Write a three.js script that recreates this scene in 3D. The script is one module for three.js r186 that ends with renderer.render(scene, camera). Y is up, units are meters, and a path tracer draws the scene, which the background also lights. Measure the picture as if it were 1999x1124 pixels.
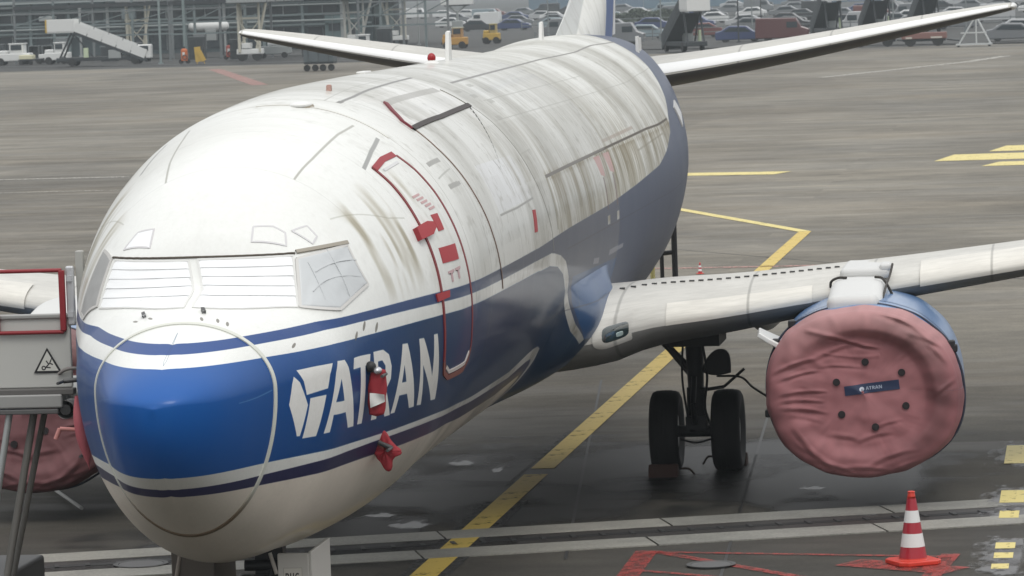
import * as THREE from 'three';
import { mergeGeometries } from 'three/addons/utils/BufferGeometryUtils.js';
import { RoundedBoxGeometry } from 'three/addons/geometries/RoundedBoxGeometry.js';
import { ImprovedNoise } from 'three/addons/math/ImprovedNoise.js';

// ------------------------------------------------------------------ camera, sky, sun, exposure
// x runs aft along the aircraft from its nose, y up, z to its port side; metres.
const scene = new THREE.Scene();
const YAW = -0.142589, PITCH = -0.0745797, ROLL = -0.035968;
const camera = new THREE.PerspectiveCamera(2 * Math.atan(562 / 7927.57) * 180 / Math.PI, 16 / 9, 0.5, 6000);
{
  const F = new THREE.Vector3(Math.cos(PITCH) * Math.cos(YAW), Math.sin(PITCH), Math.cos(PITCH) * Math.sin(YAW));
  const R = F.clone().cross(new THREE.Vector3(0, 1, 0)).normalize(), U = R.clone().cross(F);
  camera.position.set(-31.9475, 6.1374, 7.5519);
  camera.up.copy(U.multiplyScalar(Math.cos(ROLL)).addScaledVector(R, -Math.sin(ROLL)));
  camera.lookAt(camera.position.clone().add(F));
  camera.focus = 36; camera.userData.fStop = 12;
}
{
  const W = 64, H = 64, d = new Float32Array(W * H * 4), n = new ImprovedNoise();
  for (let j = 0; j < H; j++) for (let i = 0; i < W; i++) {
    const e = ((j + 0.5) / H - 0.5) * Math.PI, a = (i + 0.5) / W * Math.PI * 2, s = Math.sin(e);
    const c = n.noise(Math.cos(a) * Math.cos(e) * 2.2, s * 3, Math.sin(a) * Math.cos(e) * 2.2 + 7);
    const L = s > 0 ? (0.50 + 0.98 * Math.pow(s, 0.8)) * (1 + 0.10 * c) : 0.25;
    d.set([L * 0.985, L, L * 1.012, 1], (j * W + i) * 4);
  }
  const t = new THREE.DataTexture(d, W, H, THREE.RGBAFormat, THREE.FloatType);
  t.mapping = THREE.EquirectangularReflectionMapping; t.magFilter = THREE.LinearFilter; t.needsUpdate = true;
  scene.background = t; scene.environment = t;
}
const sun = new THREE.DirectionalLight(0xfffaf2, 0.95);
sun.position.set(-22, 60, 16); sun.target.position.set(16, 0, 0);
sun.castShadow = true; sun.shadow.radius = 40; sun.shadow.mapSize.set(2048, 2048);
Object.assign(sun.shadow.camera, { left: -60, right: 60, top: 60, bottom: -60, near: 1, far: 160 });
scene.add(sun, sun.target);
scene.fog = new THREE.FogExp2(0xc8d0d4, 0.0003);
const renderer = new THREE.WebGLRenderer({ antialias: true });
renderer.shadowMap.enabled = true;
renderer.toneMapping = THREE.LinearToneMapping;
renderer.toneMappingExposure = 1.0;

// ------------------------------------------------------------------ helpers
let seed = 12345;
const rnd = () => { seed = (seed * 1664525 + 1013904223) >>> 0; return seed / 4294967296; };
const rr = (a, b) => a + (b - a) * rnd();
const clamp = (v, a = 0, b = 1) => Math.min(b, Math.max(a, v));
const sstep = (a, b, v) => { const t = clamp((v - a) / (b - a)); return t * t * (3 - 2 * t); };
const lerp = (a, b, t) => a + (b - a) * t;
const hash = (x, y) => { let h = (x * 374761393 + y * 668265263) | 0; h = Math.imul(h ^ (h >>> 13), 1274126177); return ((h ^ (h >>> 16)) >>> 0) / 4294967296; };
function vn(x, y, px = 1e6, py = 1e6) {                          // value noise 0..1 with periods px, py
  const X = Math.floor(x), Y = Math.floor(y), fx = x - X, fy = y - Y, u = fx * fx * (3 - 2 * fx), v = fy * fy * (3 - 2 * fy);
  const m = (k, p) => ((k % p) + p) % p, a = m(X, px), b = m(X + 1, px), c = m(Y, py), d = m(Y + 1, py);
  return lerp(lerp(hash(a, c), hash(b, c), u), lerp(hash(a, d), hash(b, d), u), v);
}
const used = {};
function numbered(n) { const k = used[n] = (used[n] ?? -1) + 1; return k ? n + '_' + String(k).padStart(3, '0') : n; }
function tag(o, label, category, group) { Object.assign(o.userData, { label, category }); if (group) o.userData.group = group; return o; }
function thing(name, label, category, pos = [0, 0, 0], turn = 0, group) {
  const g = new THREE.Group(); g.name = numbered(name); g.position.set(...pos); g.rotation.y = turn; scene.add(g);
  return tag(g, label, category, group);
}
function part(name, geo, mat, parent) {
  if (Array.isArray(geo)) geo = mergeGeometries(geo.map((g) => { g = g.index ? g.toNonIndexed() : g; for (const k of Object.keys(g.attributes)) if (!['position', 'normal', 'uv'].includes(k)) g.deleteAttribute(k); return g; }));
  const m = new THREE.Mesh(geo, mat); m.name = name; m.castShadow = m.receiveShadow = true; parent.add(m); return m;
}
function struct(name, geo, mat) { const m = part(numbered(name), geo, mat, scene); m.userData.kind = 'structure'; return m; }
function dup(src, name, label, pos, turn, group) {
  const r = src.clone(); r.name = numbered(name); scene.add(r); r.position.set(...pos); if (turn !== undefined) r.rotation.y = turn;
  r.userData = { ...src.userData, label }; if (group) r.userData.group = group; return r;
}
const M = (rgb, o = {}) => new THREE.MeshStandardMaterial({ color: new THREE.Color().setRGB(...(Array.isArray(rgb) ? rgb : [rgb, rgb, rgb])), roughness: 0.6, side: THREE.DoubleSide, ...o });
const MP = (rgb, o = {}) => new THREE.MeshPhysicalMaterial({ color: new THREE.Color().setRGB(...(Array.isArray(rgb) ? rgb : [rgb, rgb, rgb])), roughness: 0.5, side: THREE.DoubleSide, ...o });
const bx = (w, h, d, x = 0, y = 0, z = 0, ry = 0, rx = 0, rz = 0) => { const g = new THREE.BoxGeometry(w, h, d); if (rx) g.rotateX(rx); if (rz) g.rotateZ(rz); if (ry) g.rotateY(ry); return g.translate(x, y, z); };
const rb = (w, h, d, x = 0, y = 0, z = 0, r = 0.02, seg = 2) => new RoundedBoxGeometry(w, h, d, seg, Math.min(r, w / 2.01, h / 2.01, d / 2.01)).translate(x, y, z);
function rod(a, b, r, r2 = r, seg = 10) {
  const A = new THREE.Vector3(...a), B = new THREE.Vector3(...b), d = B.clone().sub(A), g = new THREE.CylinderGeometry(r2, r, d.length(), seg);
  g.applyQuaternion(new THREE.Quaternion().setFromUnitVectors(new THREE.Vector3(0, 1, 0), d.normalize()));
  return g.translate((a[0] + b[0]) / 2, (a[1] + b[1]) / 2, (a[2] + b[2]) / 2);
}
const tube = (pts, r, n = 40, seg = 8) => new THREE.TubeGeometry(new THREE.CatmullRomCurve3(pts.map((p) => new THREE.Vector3(...p))), n, r, seg);
const frame = (pts, r) => pts.map((p, i) => rod(p, pts[(i + 1) % pts.length], r));
function canvas(w, h, draw, srgb = true) {
  const c = document.createElement('canvas'); c.width = w; c.height = h; draw(c.getContext('2d'), w, h);
  const t = new THREE.CanvasTexture(c); if (srgb) t.colorSpace = THREE.SRGBColorSpace; t.wrapS = t.wrapT = THREE.RepeatWrapping; return t;
}
// a grid surface from a function (i/nu, j/nv) -> {p:[x,y,z], uv:[u,v]}
function gridGeo(nu, nv, f, closed = false) {
  const pos = [], uv = [], idx = [];
  for (let j = 0; j <= nv; j++) for (let i = 0; i <= nu; i++) { const r = f(i / nu, j / nv); pos.push(...r.p); uv.push(...(r.uv ?? [i / nu, j / nv])); }
  for (let j = 0; j < nv; j++) for (let i = 0; i < nu; i++) { const a = j * (nu + 1) + i, b = a + 1, c = a + nu + 1, d = c + 1; idx.push(a, b, d, a, d, c); }
  const g = new THREE.BufferGeometry(); g.setAttribute('position', new THREE.Float32BufferAttribute(pos, 3)); g.setAttribute('uv', new THREE.Float32BufferAttribute(uv, 2)); g.setIndex(idx); g.computeVertexNormals();
  if (closed) { const n = g.attributes.normal; for (let j = 0; j <= nv; j++) { const a = j * (nu + 1), b = a + nu, v = new THREE.Vector3(n.getX(a) + n.getX(b), n.getY(a) + n.getY(b), n.getZ(a) + n.getZ(b)).normalize(); n.setXYZ(a, v.x, v.y, v.z); n.setXYZ(b, v.x, v.y, v.z); } }
  return g;
}
// flat sheet on the ground from a world polygon [[x,z],...]
function sheet(poly, y) {
  const s = new THREE.Shape(poly.map(([x, z]) => new THREE.Vector2(x, z))), g = new THREE.ShapeGeometry(s); g.rotateX(Math.PI / 2).translate(0, y, 0);
  const p = g.attributes.position, u = g.attributes.uv; for (let i = 0; i < p.count; i++) u.setXY(i, p.getX(i), p.getZ(i));
  const n = g.attributes.normal; for (let i = 0; i < n.count; i++) n.setXYZ(i, 0, 1, 0);
  const ix = g.index.array; for (let i = 0; i < ix.length; i += 3) { const t = ix[i]; ix[i] = ix[i + 1]; ix[i + 1] = t; }
  return g;
}

// ------------------------------------------------------------------ ground and apron
const apronMap = canvas(2048, 2048, (c, w) => {
  const im = c.createImageData(w, w), D = im.data;
  for (let y = 0; y < w; y++) for (let x = 0; x < w; x++) {
    const u = x / w, v = y / w;
    const P = (fx, fy, ox, oy, sk = 0) => vn(u * fx + sk * v + ox, v * fy + oy, fx, fy);
    const k = 0.42 * P(22, 12, 0, 0) + 0.30 * P(70, 34, 9, 4) + 0.28 * P(210, 140, 3, 3), big = P(7, 4, 3, 1), st = P(80, 16, 40, 2, 4), st2 = P(60, 22, 70, 3, -5), pat = P(3, 2, 5, 5);
    let g = 0.77 + 0.30 * (k - 0.5) + 0.13 * (big - 0.5) + (st > 0.70 ? 0.08 * (st - 0.70) / 0.30 : 0) + (st2 > 0.74 ? 0.09 * (st2 - 0.74) / 0.26 : 0) - (st < 0.22 ? 0.06 * (0.22 - st) / 0.22 : 0) + (pat > 0.55 ? 0.05 : 0);
    g += (hash(x, y) - 0.5) * 0.14;
    const t = P(8, 5, 17, 5) - 0.5, o = (y * w + x) * 4;
    D[o] = clamp(g + 0.015 * t) * 236; D[o + 1] = clamp(g) * 232; D[o + 2] = clamp(g - 0.02 * t) * 222; D[o + 3] = 255;
  }
  c.putImageData(im, 0, 0);
});
apronMap.repeat.set(1 / 46, 1 / 38);
const apronBump = canvas(512, 512, (c, w) => {
  const im = c.createImageData(w, w); for (let i = 0; i < w * w; i++) { const x = i % w, y = (i / w) | 0, g = 120 + 70 * (vn(x / 4, y / 4, 128) - 0.5) + 60 * (hash(x, y) - 0.5); im.data.set([g, g, g, 255], i * 4); } c.putImageData(im, 0, 0);
}, false);
apronBump.repeat.set(1 / 3, 1 / 3);
const apronRough = canvas(1024, 1024, (c, w) => {
  const im = c.createImageData(w, w);
  for (let i = 0; i < w * w; i++) { const u = (i % w) / w, v = ((i / w) | 0) / w, n = 0.5 * vn(u * 26, v * 9, 26, 9) + 0.3 * vn(u * 70, v * 30, 70, 30) + 0.2 * vn(u * 200, v * 90, 200, 90), g = 255 * (0.74 + 0.22 * sstep(0.30, 0.62, n)); im.data.set([g, g, g, 255], i * 4); }
  c.putImageData(im, 0, 0);
}, false);
apronRough.repeat.set(1 / 37, 1 / 53);
const apronMat = MP([0.300, 0.281, 0.250], { map: apronMap, roughnessMap: apronRough, bumpMap: apronBump, bumpScale: 0.004, roughness: 0.85, specularIntensity: 0.7, vertexColors: true });
{
  // one sheet, finer near the camera; vertex colours carry the broad patches of old and new asphalt and a foreground darkened for wetness and aircraft shade
  const nx = 150, nz = 120, pos = [], uv = [], col = [], idx = [];
  for (let j = 0; j <= nz; j++) for (let i = 0; i <= nx; i++) {
    const a = i / nx, b = j / nz, x = -40 + 372 * Math.pow(a, 2.0) + 0, z = -180 * Math.pow(1 - b, 1.8) + 30 * Math.pow(b, 1.5);
    const far = 330 + (z + 0) * -0.28, X = i === nx ? Math.min(420, far - 36) : x;
    pos.push(Math.min(X, far - 36), 0, z); uv.push(Math.min(X, far - 36), z);
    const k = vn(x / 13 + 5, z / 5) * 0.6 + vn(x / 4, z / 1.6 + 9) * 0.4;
    const dampShade = 0.80 * (1 - sstep(17, 34, x + 12 * (k - 0.5))) , band = sstep(0.55, 0.7, vn(x / 40 + 31, z / 21 + 4)) * 0.07;
    const g = (0.94 + 0.24 * (k - 0.5)) * (1 - dampShade * 0.80) * (1 - band);
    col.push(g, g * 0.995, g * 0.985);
  }
  for (let j = 0; j < nz; j++) for (let i = 0; i < nx; i++) { const a = j * (nx + 1) + i, b = a + 1, c = a + nx + 1, d = c + 1; idx.push(a, d, b, a, c, d); }
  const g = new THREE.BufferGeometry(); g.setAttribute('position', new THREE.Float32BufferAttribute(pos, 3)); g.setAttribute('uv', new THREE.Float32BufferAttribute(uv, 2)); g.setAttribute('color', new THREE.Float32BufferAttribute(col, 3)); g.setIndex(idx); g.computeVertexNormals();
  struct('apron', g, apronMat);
}
struct('ground', sheet([[-3000, -3000], [3500, -3000], [3500, 3000], [-3000, 3000]], -0.06), M([0.055, 0.058, 0.059], { roughness: 0.8, map: apronMap }));

const paintAlpha = canvas(512, 512, (c, w) => {
  const im = c.createImageData(w, w);
  for (let i = 0; i < w * w; i++) { const x = i % w, y = (i / w) | 0, k = 0.5 * vn(x / 26, y / 26, 20) + 0.3 * vn(x / 7, y / 7, 73) + 0.2 * hash(x, y), g = k > 0.27 ? 255 : k > 0.21 ? 130 : 30; im.data.set([g, g, g, 255], i * 4); }
  c.putImageData(im, 0, 0);
}, false);
const wornAlpha = canvas(512, 512, (c, w) => {
  const im = c.createImageData(w, w);
  for (let i = 0; i < w * w; i++) { const x = i % w, y = (i / w) | 0, k = 0.5 * vn(x / 40, y / 22, 13) + 0.3 * vn(x / 9, y / 6, 57) + 0.2 * hash(x, y), g = 60 + clamp((k - 0.30) / 0.30) * 150; im.data.set([g, g, g, 255], i * 4); }
  c.putImageData(im, 0, 0);
}, false);
const softAlpha = canvas(256, 256, (c, w) => {
  const im = c.createImageData(w, w);
  for (let i = 0; i < w * w; i++) { const x = (i % w) / w * 2 - 1, y = ((i / w) | 0) / w * 2 - 1, r = Math.hypot(x, y) + 0.7 * (vn(x * 3 + 8, y * 3 + 8) - 0.5) + 0.3 * (vn(x * 9 + 30, y * 9 + 3) - 0.5), g = 255 * (1 - sstep(0.45, 0.95, r)); im.data.set([g, g, g, 255], i * 4); }
  c.putImageData(im, 0, 0);
}, false);
const puddleAlpha = canvas(256, 256, (c, w) => {
  const im = c.createImageData(w, w);
  for (let i = 0; i < w * w; i++) { const x = (i % w) / w * 2 - 1, y = ((i / w) | 0) / w * 2 - 1, r = Math.hypot(x, y) + 0.8 * (vn(x * 2.5 + 18, y * 2.5 + 3) - 0.5) + 0.35 * (vn(x * 8 + 30, y * 8 + 3) - 0.5), g = 255 * (1 - sstep(0.45, 0.85, r)); im.data.set([g, g, g, 255], i * 4); }
  c.putImageData(im, 0, 0);
}, false);
paintAlpha.repeat.set(1 / 2.2, 1 / 2.2); wornAlpha.repeat.set(1 / 1.3, 1 / 1.3);
const yellowPaint = M([0.56, 0.40, 0.07], { alphaMap: paintAlpha, transparent: true, roughness: 0.5 });
const paleYellow = M([0.66, 0.55, 0.20], { alphaMap: paintAlpha, transparent: true, roughness: 0.55 });
const redPaint = M([0.40, 0.04, 0.03], { alphaMap: wornAlpha, transparent: true, opacity: 0.8, roughness: 0.5 });
const whitePaint = M([0.50, 0.48, 0.43], { alphaMap: wornAlpha, transparent: true, roughness: 0.55 });
const pinkPaint = M([0.42, 0.22, 0.19], { alphaMap: wornAlpha, transparent: true });
const darkPaint = M([0.045, 0.045, 0.045], { alphaMap: wornAlpha, transparent: true });
const strip = (x0, z0, x1, z1, w) => { const L = Math.hypot(x1 - x0, z1 - z0), nx = -(z1 - z0) / L * w / 2, nz = (x1 - x0) / L * w / 2; return [[x0 + nx, z0 + nz], [x1 + nx, z1 + nz], [x1 - nx, z1 - nz], [x0 - nx, z0 - nz]]; };
// wet patches with the aircraft shade painted in, and standing water
const wetShadeMat = M([0.016, 0.0155, 0.015], { roughness: 0.46, alphaMap: softAlpha, transparent: true, opacity: 0.85 });
const puddleMat = M([0.05, 0.05, 0.05], { roughness: 0.22, opacity: 0.55, alphaMap: puddleAlpha, transparent: true });
const blob = (x, z, w, d, y) => { const g = new THREE.PlaneGeometry(w, d).rotateX(-Math.PI / 2); return g.translate(x, y, z); };
struct('damp_shade_patch', [blob(17.2, 0.6, 9, 6.4, 0.004)], wetShadeMat);
struct('damp_shade_patch', [blob(16.6, 4.2, 6.5, 4.6, 0.005)], wetShadeMat);
struct('damp_shade_patch', [blob(12.5, -1.5, 5.5, 5.4, 0.006)], wetShadeMat);
struct('damp_shade_patch', [blob(19, 2.2, 7, 9.5, 0.0047)], wetShadeMat);
struct('puddle', [blob(16.3, 4.18, 0.5, 0.34, 0.008), blob(18.7, 0.02, 0.9, 0.16, 0.008), blob(14.5, -0.75, 0.6, 0.42, 0.008), blob(13.6, -0.25, 1.0, 0.55, 0.008), blob(19.5, -0.55, 0.9, 0.4, 0.008), blob(13.9, 4.9, 0.5, 0.5, 0.008)], puddleMat);
// painted lines
{
  const g = [];
  for (const [a, b] of [[4, 18.15], [18.75, 64.9]]) g.push(sheet(strip(a, 0.545 + (a - 10) * 0.0040, b, 0.545 + (b - 10) * 0.0040, 0.30), 0.010));
  struct('stand_centre_line', g, yellowPaint);
  struct('line_border', [sheet(strip(4, 0.33, 15.6, 0.35, 0.12), 0.009), sheet(strip(4, 0.74, 15.6, 0.78, 0.12), 0.009), sheet(strip(17, 0.36, 23, 0.39, 0.05), 0.009)], darkPaint);
  struct('turn_line', sheet(strip(64.9, 0.74, 78.5, -4.4, 0.32), 0.010), paleYellow);
  struct('apron_marking', [sheet(strip(95.2, -7, 93.9, -1.9, 1.7), 0.010)], paleYellow);
  const y = [];
  for (const [x0, x1, z0, z1] of [[104.5, 108.5, 4.2, 8], [98.6, 102.9, 2.6, 8], [94.5, 97, 4.2, 8]]) y.push(sheet([[x0, z0], [x1, z0 + 0.5], [x1, z1], [x0, z1]], 0.010));
  struct('apron_marking', y, paleYellow);
  const d = [], dg = [];
  for (const [x0, x1, z0, z1] of [[20.2, 18.3, 6.40, 6.75], [15.7, 14.6, 6.42, 6.70], [13.9, 13.3, 6.44, 6.66], [11.35, 10.9, 6.45, 6.66], [10.6, 10.2, 6.45, 6.65], [9.8, 9.45, 6.44, 6.62]]) { d.push(sheet([[x0, z0], [x1, z0], [x1, z1], [x0, z1]], 0.016)); dg.push(blob((x0 + x1) / 2, (z0 + z1) / 2, (x0 - x1) + 1.1, z1 - z0 + 0.5, 0.013)); }
  struct('dashed_marking', d, paleYellow); struct('worn_marking', dg, M([0.26, 0.26, 0.265], { alphaMap: softAlpha, transparent: true, opacity: 0.6 }));
  struct('red_marking', [sheet(strip(11.2, 2.72, 7.5, 2.72, 0.24), 0.0105), sheet(strip(10.1, 4.95, 9.4, 6.1, 0.5), 0.012), sheet(strip(11.15, 2.8, 8.2, 5.3, 0.14), 0.010), sheet(strip(11.1, 2.8, 10.4, 6.05, 0.10), 0.010), sheet(strip(10.6, 6.0, 8, 5.75, 0.2), 0.0115), sheet(strip(9.75, 2.8, 8.9, 4.2, 0.10), 0.010)], redPaint);
  struct('red_marking', [sheet(strip(53.9, -4, 53.2, 4.5, 0.35), 0.010)], pinkPaint);
  struct('white_line', [sheet(strip(106.6, -42, 104.6, -25.3, 0.55), 0.010), sheet(strip(97.6, -42, 95.0, -22, 0.25), 0.010), sheet(strip(208, -8, 236, -0.3, 0.7), 0.010), sheet(strip(236, -0.3, 250, 2, 0.9), 0.010)], whitePaint);
  struct('pink_line', [sheet(strip(298, -64, 236, -47.5, 1.1), 0.010)], pinkPaint);
}
// drain: two rows of concrete slabs with the grated slot between
{
  const t = thing('drainage_channel', 'long concrete drainage channel with a dark slot crossing the apron before the aircraft', 'drain', [0, 0, 0]);
  const ang = Math.atan2(0.318, 1), slabMats = [0.42, 0.48, 0.38].map((k) => M([k, k * 1.0, k * 0.97], { map: apronMap, bumpMap: apronBump, bumpScale: 0.004, roughness: 0.5 }));
  let n = 0;
  for (let z = -12; z < 14; z += 2.45) for (const [x0, w] of [[12.93, 0.66], [11.4, 0.66]]) {
    const zc = z + 1.22, g = bx(w, 0.1, 2.45 * 1.05 - 0.03, 0, 0, 0, ang).translate(x0 + (zc - 1) * 0.318, -0.038 + 0.002 * (n % 2), zc);
    const p = g.attributes.position, u = g.attributes.uv; for (let i = 0; i < p.count; i++) u.setXY(i, p.getX(i) + n * 3.3, p.getZ(i));
    part('concrete_slab', g, slabMats[n++ % 3], t);
  }
  part('slot_cover', [bx(0.84, 0.02, 28, 0, 0, 0, ang).translate(12.16, -0.004, 1)], M([0.05, 0.045, 0.045], { roughness: 0.5, map: apronMap }), t);
  part('slot', bx(0.16, 0.02, 28, 0, 0, 0, ang).translate(12.2, -0.001, 1), M(0.012), t);
  const gr = []; for (let z = -12; z < 14; z += 0.32) gr.push(bx(0.2, 0.03, 0.05, 0, 0, 0, ang).translate(12.2 + (z - 1) * 0.318, 0.004, z));
  part('grate_bars', gr, M(0.06, { metalness: 0.6, roughness: 0.5 }), t).userData.kind = 'stuff';
}
for (const [x, z, r, l] of [[10.75, -2.75, 0.30, 'round iron manhole cover in the concrete strip left of the nose wheel'], [10.05, 3.52, 0.26, 'round iron manhole cover inside the red painted area']]) {
  const t = thing('manhole_cover', l, 'manhole', [x, 0.012, z]);
  part('ring', new THREE.RingGeometry(r * 0.82, r, 40).rotateX(-Math.PI / 2).translate(0, 0.012, 0), M(0.10, { metalness: 0.3 }), t);
  part('lid', new THREE.CylinderGeometry(r * 0.8, r * 0.8, 0.02, 40), M(0.13, { metalness: 0.3, roughness: 0.5 }), t);
}
// apron joints: dark sealed cracks
{
  const g = [];
  for (const [a, b, c, d] of [[30, 0.0, 10.7, 1.9], [24.5, 3.0, 9, 3.7], [60, -2, 40, 12], [70, -14, 55, -30], [52, -8, 46, -26], [150, -40, 120, 20], [17.2, 4.9, 17, 6.1]]) g.push(sheet(strip(a, b, c, d, 0.035), 0.005));
  struct('pavement_joint', g, M([0.03, 0.03, 0.03], { roughness: 0.5 }));
}

// ------------------------------------------------------------------ aircraft: body surface
const XK = [0, 0.08, 0.3, 0.7, 1.22, 1.7, 2.1, 2.5, 3.0, 3.6, 4.3, 5.0, 5.9, 8, 23, 25, 27, 29, 31, 33, 35.2];
const WK = [0, 0.240, 0.436, 0.606, 0.782, 0.995, 1.16, 1.256, 1.383, 1.534, 1.69, 1.804, 1.859, 1.877, 1.881, 1.855, 1.753, 1.497, 1.147, 0.758, 0.277];
const TK = [2.81, 2.927, 3.07, 3.233, 3.419, 3.539, 3.617, 4.084, 4.459, 4.73, 4.9, 5.02, 5.13, 5.224, 5.297, 5.373, 5.379, 5.35, 5.288, 5.175, 4.934];
const BK = [2.81, 2.502, 2.219, 1.9, 1.604, 1.397, 1.256, 1.213, 1.19, 1.15, 1.14, 1.16, 1.21, 1.235, 1.241, 1.362, 1.765, 2.413, 3.11, 3.755, 4.451];
const CK = [2.81, 2.834, 2.827, 2.829, 2.845, 2.87, 2.892, 2.937, 2.989, 3.047, 3.122, 3.195, 3.322, 3.357, 3.365, 3.402, 3.532, 3.831, 4.125, 4.416, 4.707];
const SK = XK.map(Math.sqrt);
function pchip(xk, yk) {
  const n = xk.length, h = [], d = [], m = new Array(n).fill(0);
  for (let i = 0; i < n - 1; i++) { h.push(xk[i + 1] - xk[i]); d.push((yk[i + 1] - yk[i]) / h[i]); }
  for (let i = 1; i < n - 1; i++) if (d[i - 1] * d[i] > 0) { const a = 2 * h[i] + h[i - 1], b = h[i] + 2 * h[i - 1]; m[i] = (a + b) / (a / d[i - 1] + b / d[i]); }
  m[0] = d[0]; m[n - 1] = d[n - 2];
  return (x) => { let i = 0; while (i < n - 2 && x > xk[i + 1]) i++; const t = (x - xk[i]) / h[i], t2 = t * t, t3 = t2 * t; return (2 * t3 - 3 * t2 + 1) * yk[i] + (t3 - 2 * t2 + t) * h[i] * m[i] + (3 * t2 - 2 * t3) * yk[i + 1] + (t3 - t2) * h[i] * m[i + 1]; };
}
const fW = pchip(SK, WK), fT = pchip(SK, TK), fB = pchip(SK, BK), fC = pchip(SK, CK);
function hull(x, th) {
  const t = Math.sqrt(clamp(x, 0, 35.2)), w = fW(t), c = fC(t), co = Math.cos(th);
  return new THREE.Vector3(x, co > 0 ? c + (fT(t) - c) * co : c + (c - fB(t)) * co, w * Math.sin(th));
}
function hullN(x, th) {
  const e = 0.01, X = Math.max(x, 0.012), a = hull(X + e, th).sub(hull(X - e, th)), b = hull(X, th + e).sub(hull(X, th - e));
  return b.cross(a).normalize();
}
const hp = (x, th, off = 0) => hull(x, th).addScaledVector(hullN(x, th), off);
if (hullN(8, 0).y < 0) throw new Error('hull normal points inwards');
const SEC = [[0, 6.2], [6.2, 17], [17, 35.2]], secOf = (x) => (x < 6.2 ? 0 : x < 17 ? 1 : 2);
const uvOf = (s, x, th) => [(x - SEC[s][0]) / (SEC[s][1] - SEC[s][0]), (th + Math.PI) / (2 * Math.PI)];
function hullGrid(x0, x1, nx, s, off = 0) {
  const g = gridGeo(180, nx, (a, b) => { const q = Math.sqrt(x0) + (Math.sqrt(x1) - Math.sqrt(x0)) * b, x = q * q, th = -Math.PI + 2 * Math.PI * a, p = off ? hp(x, th, off) : hull(x, th); return { p: [p.x, p.y, p.z], uv: uvOf(s, x, th) }; });
  const n = g.attributes.normal; let k = 0;
  for (let j = 0; j <= nx; j++) for (let i = 0; i <= 180; i++, k++) { const q = Math.sqrt(x0) + (Math.sqrt(x1) - Math.sqrt(x0)) * j / nx, v = q * q < 0.0005 ? new THREE.Vector3(-1, 0, 0) : hullN(q * q, -Math.PI + 2 * Math.PI * i / 180); n.setXYZ(k, v.x, v.y, v.z); }
  return g;
}
function densify(pts, step, closed) {
  const o = [], n = pts.length;
  for (let i = 0; i < (closed ? n : n - 1); i++) { const a = pts[i], b = pts[(i + 1) % n], k = Math.max(1, Math.ceil(hull(...a).distanceTo(hull(...b)) / step)); for (let j = 0; j < k; j++) o.push([lerp(a[0], b[0], j / k), lerp(a[1], b[1], j / k)]); }
  if (!closed) o.push(pts[n - 1]);
  return o;
}
// a raised patch on the hull with the outline poly (star-shaped), with an edge down to the skin
function patch(poly, off, s = secOf(poly[0][0]), rings = 8, lift) {
  let area = 0; poly.forEach((p, i) => { const q = poly[(i + 1) % poly.length]; area += p[0] * q[1] - q[0] * p[1]; }); if (area > 0) poly = poly.slice().reverse();
  const B = densify(poly, 0.05, true), n = B.length, cx = poly.reduce((a, p) => a + p[0], 0) / poly.length, ct = poly.reduce((a, p) => a + p[1], 0) / poly.length;
  const pos = [], uv = [], nor = [], idx = [];
  for (let r = 0; r <= rings + 1; r++) for (let i = 0; i <= n; i++) {
    const b = B[i % n], k = Math.min(r, rings) / rings, x = lerp(cx, b[0], k), th = lerp(ct, b[1], k), p = hp(x, th, r > rings ? -0.02 : off + (lift ? lift(x, th, k) : 0)), m = hullN(x, th);
    pos.push(p.x, p.y, p.z); uv.push(...uvOf(s, x, th)); nor.push(m.x, m.y, m.z);
  }
  for (let r = 0; r <= rings; r++) for (let i = 0; i < n; i++) { const a = r * (n + 1) + i, b = a + 1, c = a + n + 1, d = c + 1; idx.push(a, d, b, a, c, d); }
  const g = new THREE.BufferGeometry(); g.setAttribute('position', new THREE.Float32BufferAttribute(pos, 3)); g.setAttribute('uv', new THREE.Float32BufferAttribute(uv, 2)); g.setIndex(idx);
  if (lift) g.computeVertexNormals(); else g.setAttribute('normal', new THREE.Float32BufferAttribute(nor, 3));
  return g;
}
// a raised strip along a line on the hull
function ribbon(pts, w, off, closed = false) {
  const B = densify(pts, 0.05, closed); if (closed) B.push(B[0]);
  const P = B.map(([x, t]) => hull(x, t)), pos = [], idx = [];
  for (let i = 0; i < B.length; i++) {
    const T = P[Math.min(i + 1, B.length - 1)].clone().sub(P[Math.max(i - 1, 0)]), N = hullN(...B[i]), S = N.clone().cross(T).normalize().multiplyScalar(w / 2);
    for (const [k, o] of [[-1, -0.01], [-1, off], [1, off], [1, -0.01]]) { const p = P[i].clone().addScaledVector(S, k).addScaledVector(N, o); pos.push(p.x, p.y, p.z); }
  }
  for (let i = 0; i < B.length - 1; i++) for (let k = 0; k < 3; k++) { const a = i * 4 + k; idx.push(a, a + 1, a + 5, a, a + 5, a + 4); }
  const g = new THREE.BufferGeometry(); g.setAttribute('position', new THREE.Float32BufferAttribute(pos, 3)); g.setAttribute('uv', new THREE.Float32BufferAttribute(new Float32Array(pos.length / 3 * 2), 2)); g.setIndex(idx);
  const h = g.toNonIndexed(); h.computeVertexNormals(); return h;
}
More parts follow.
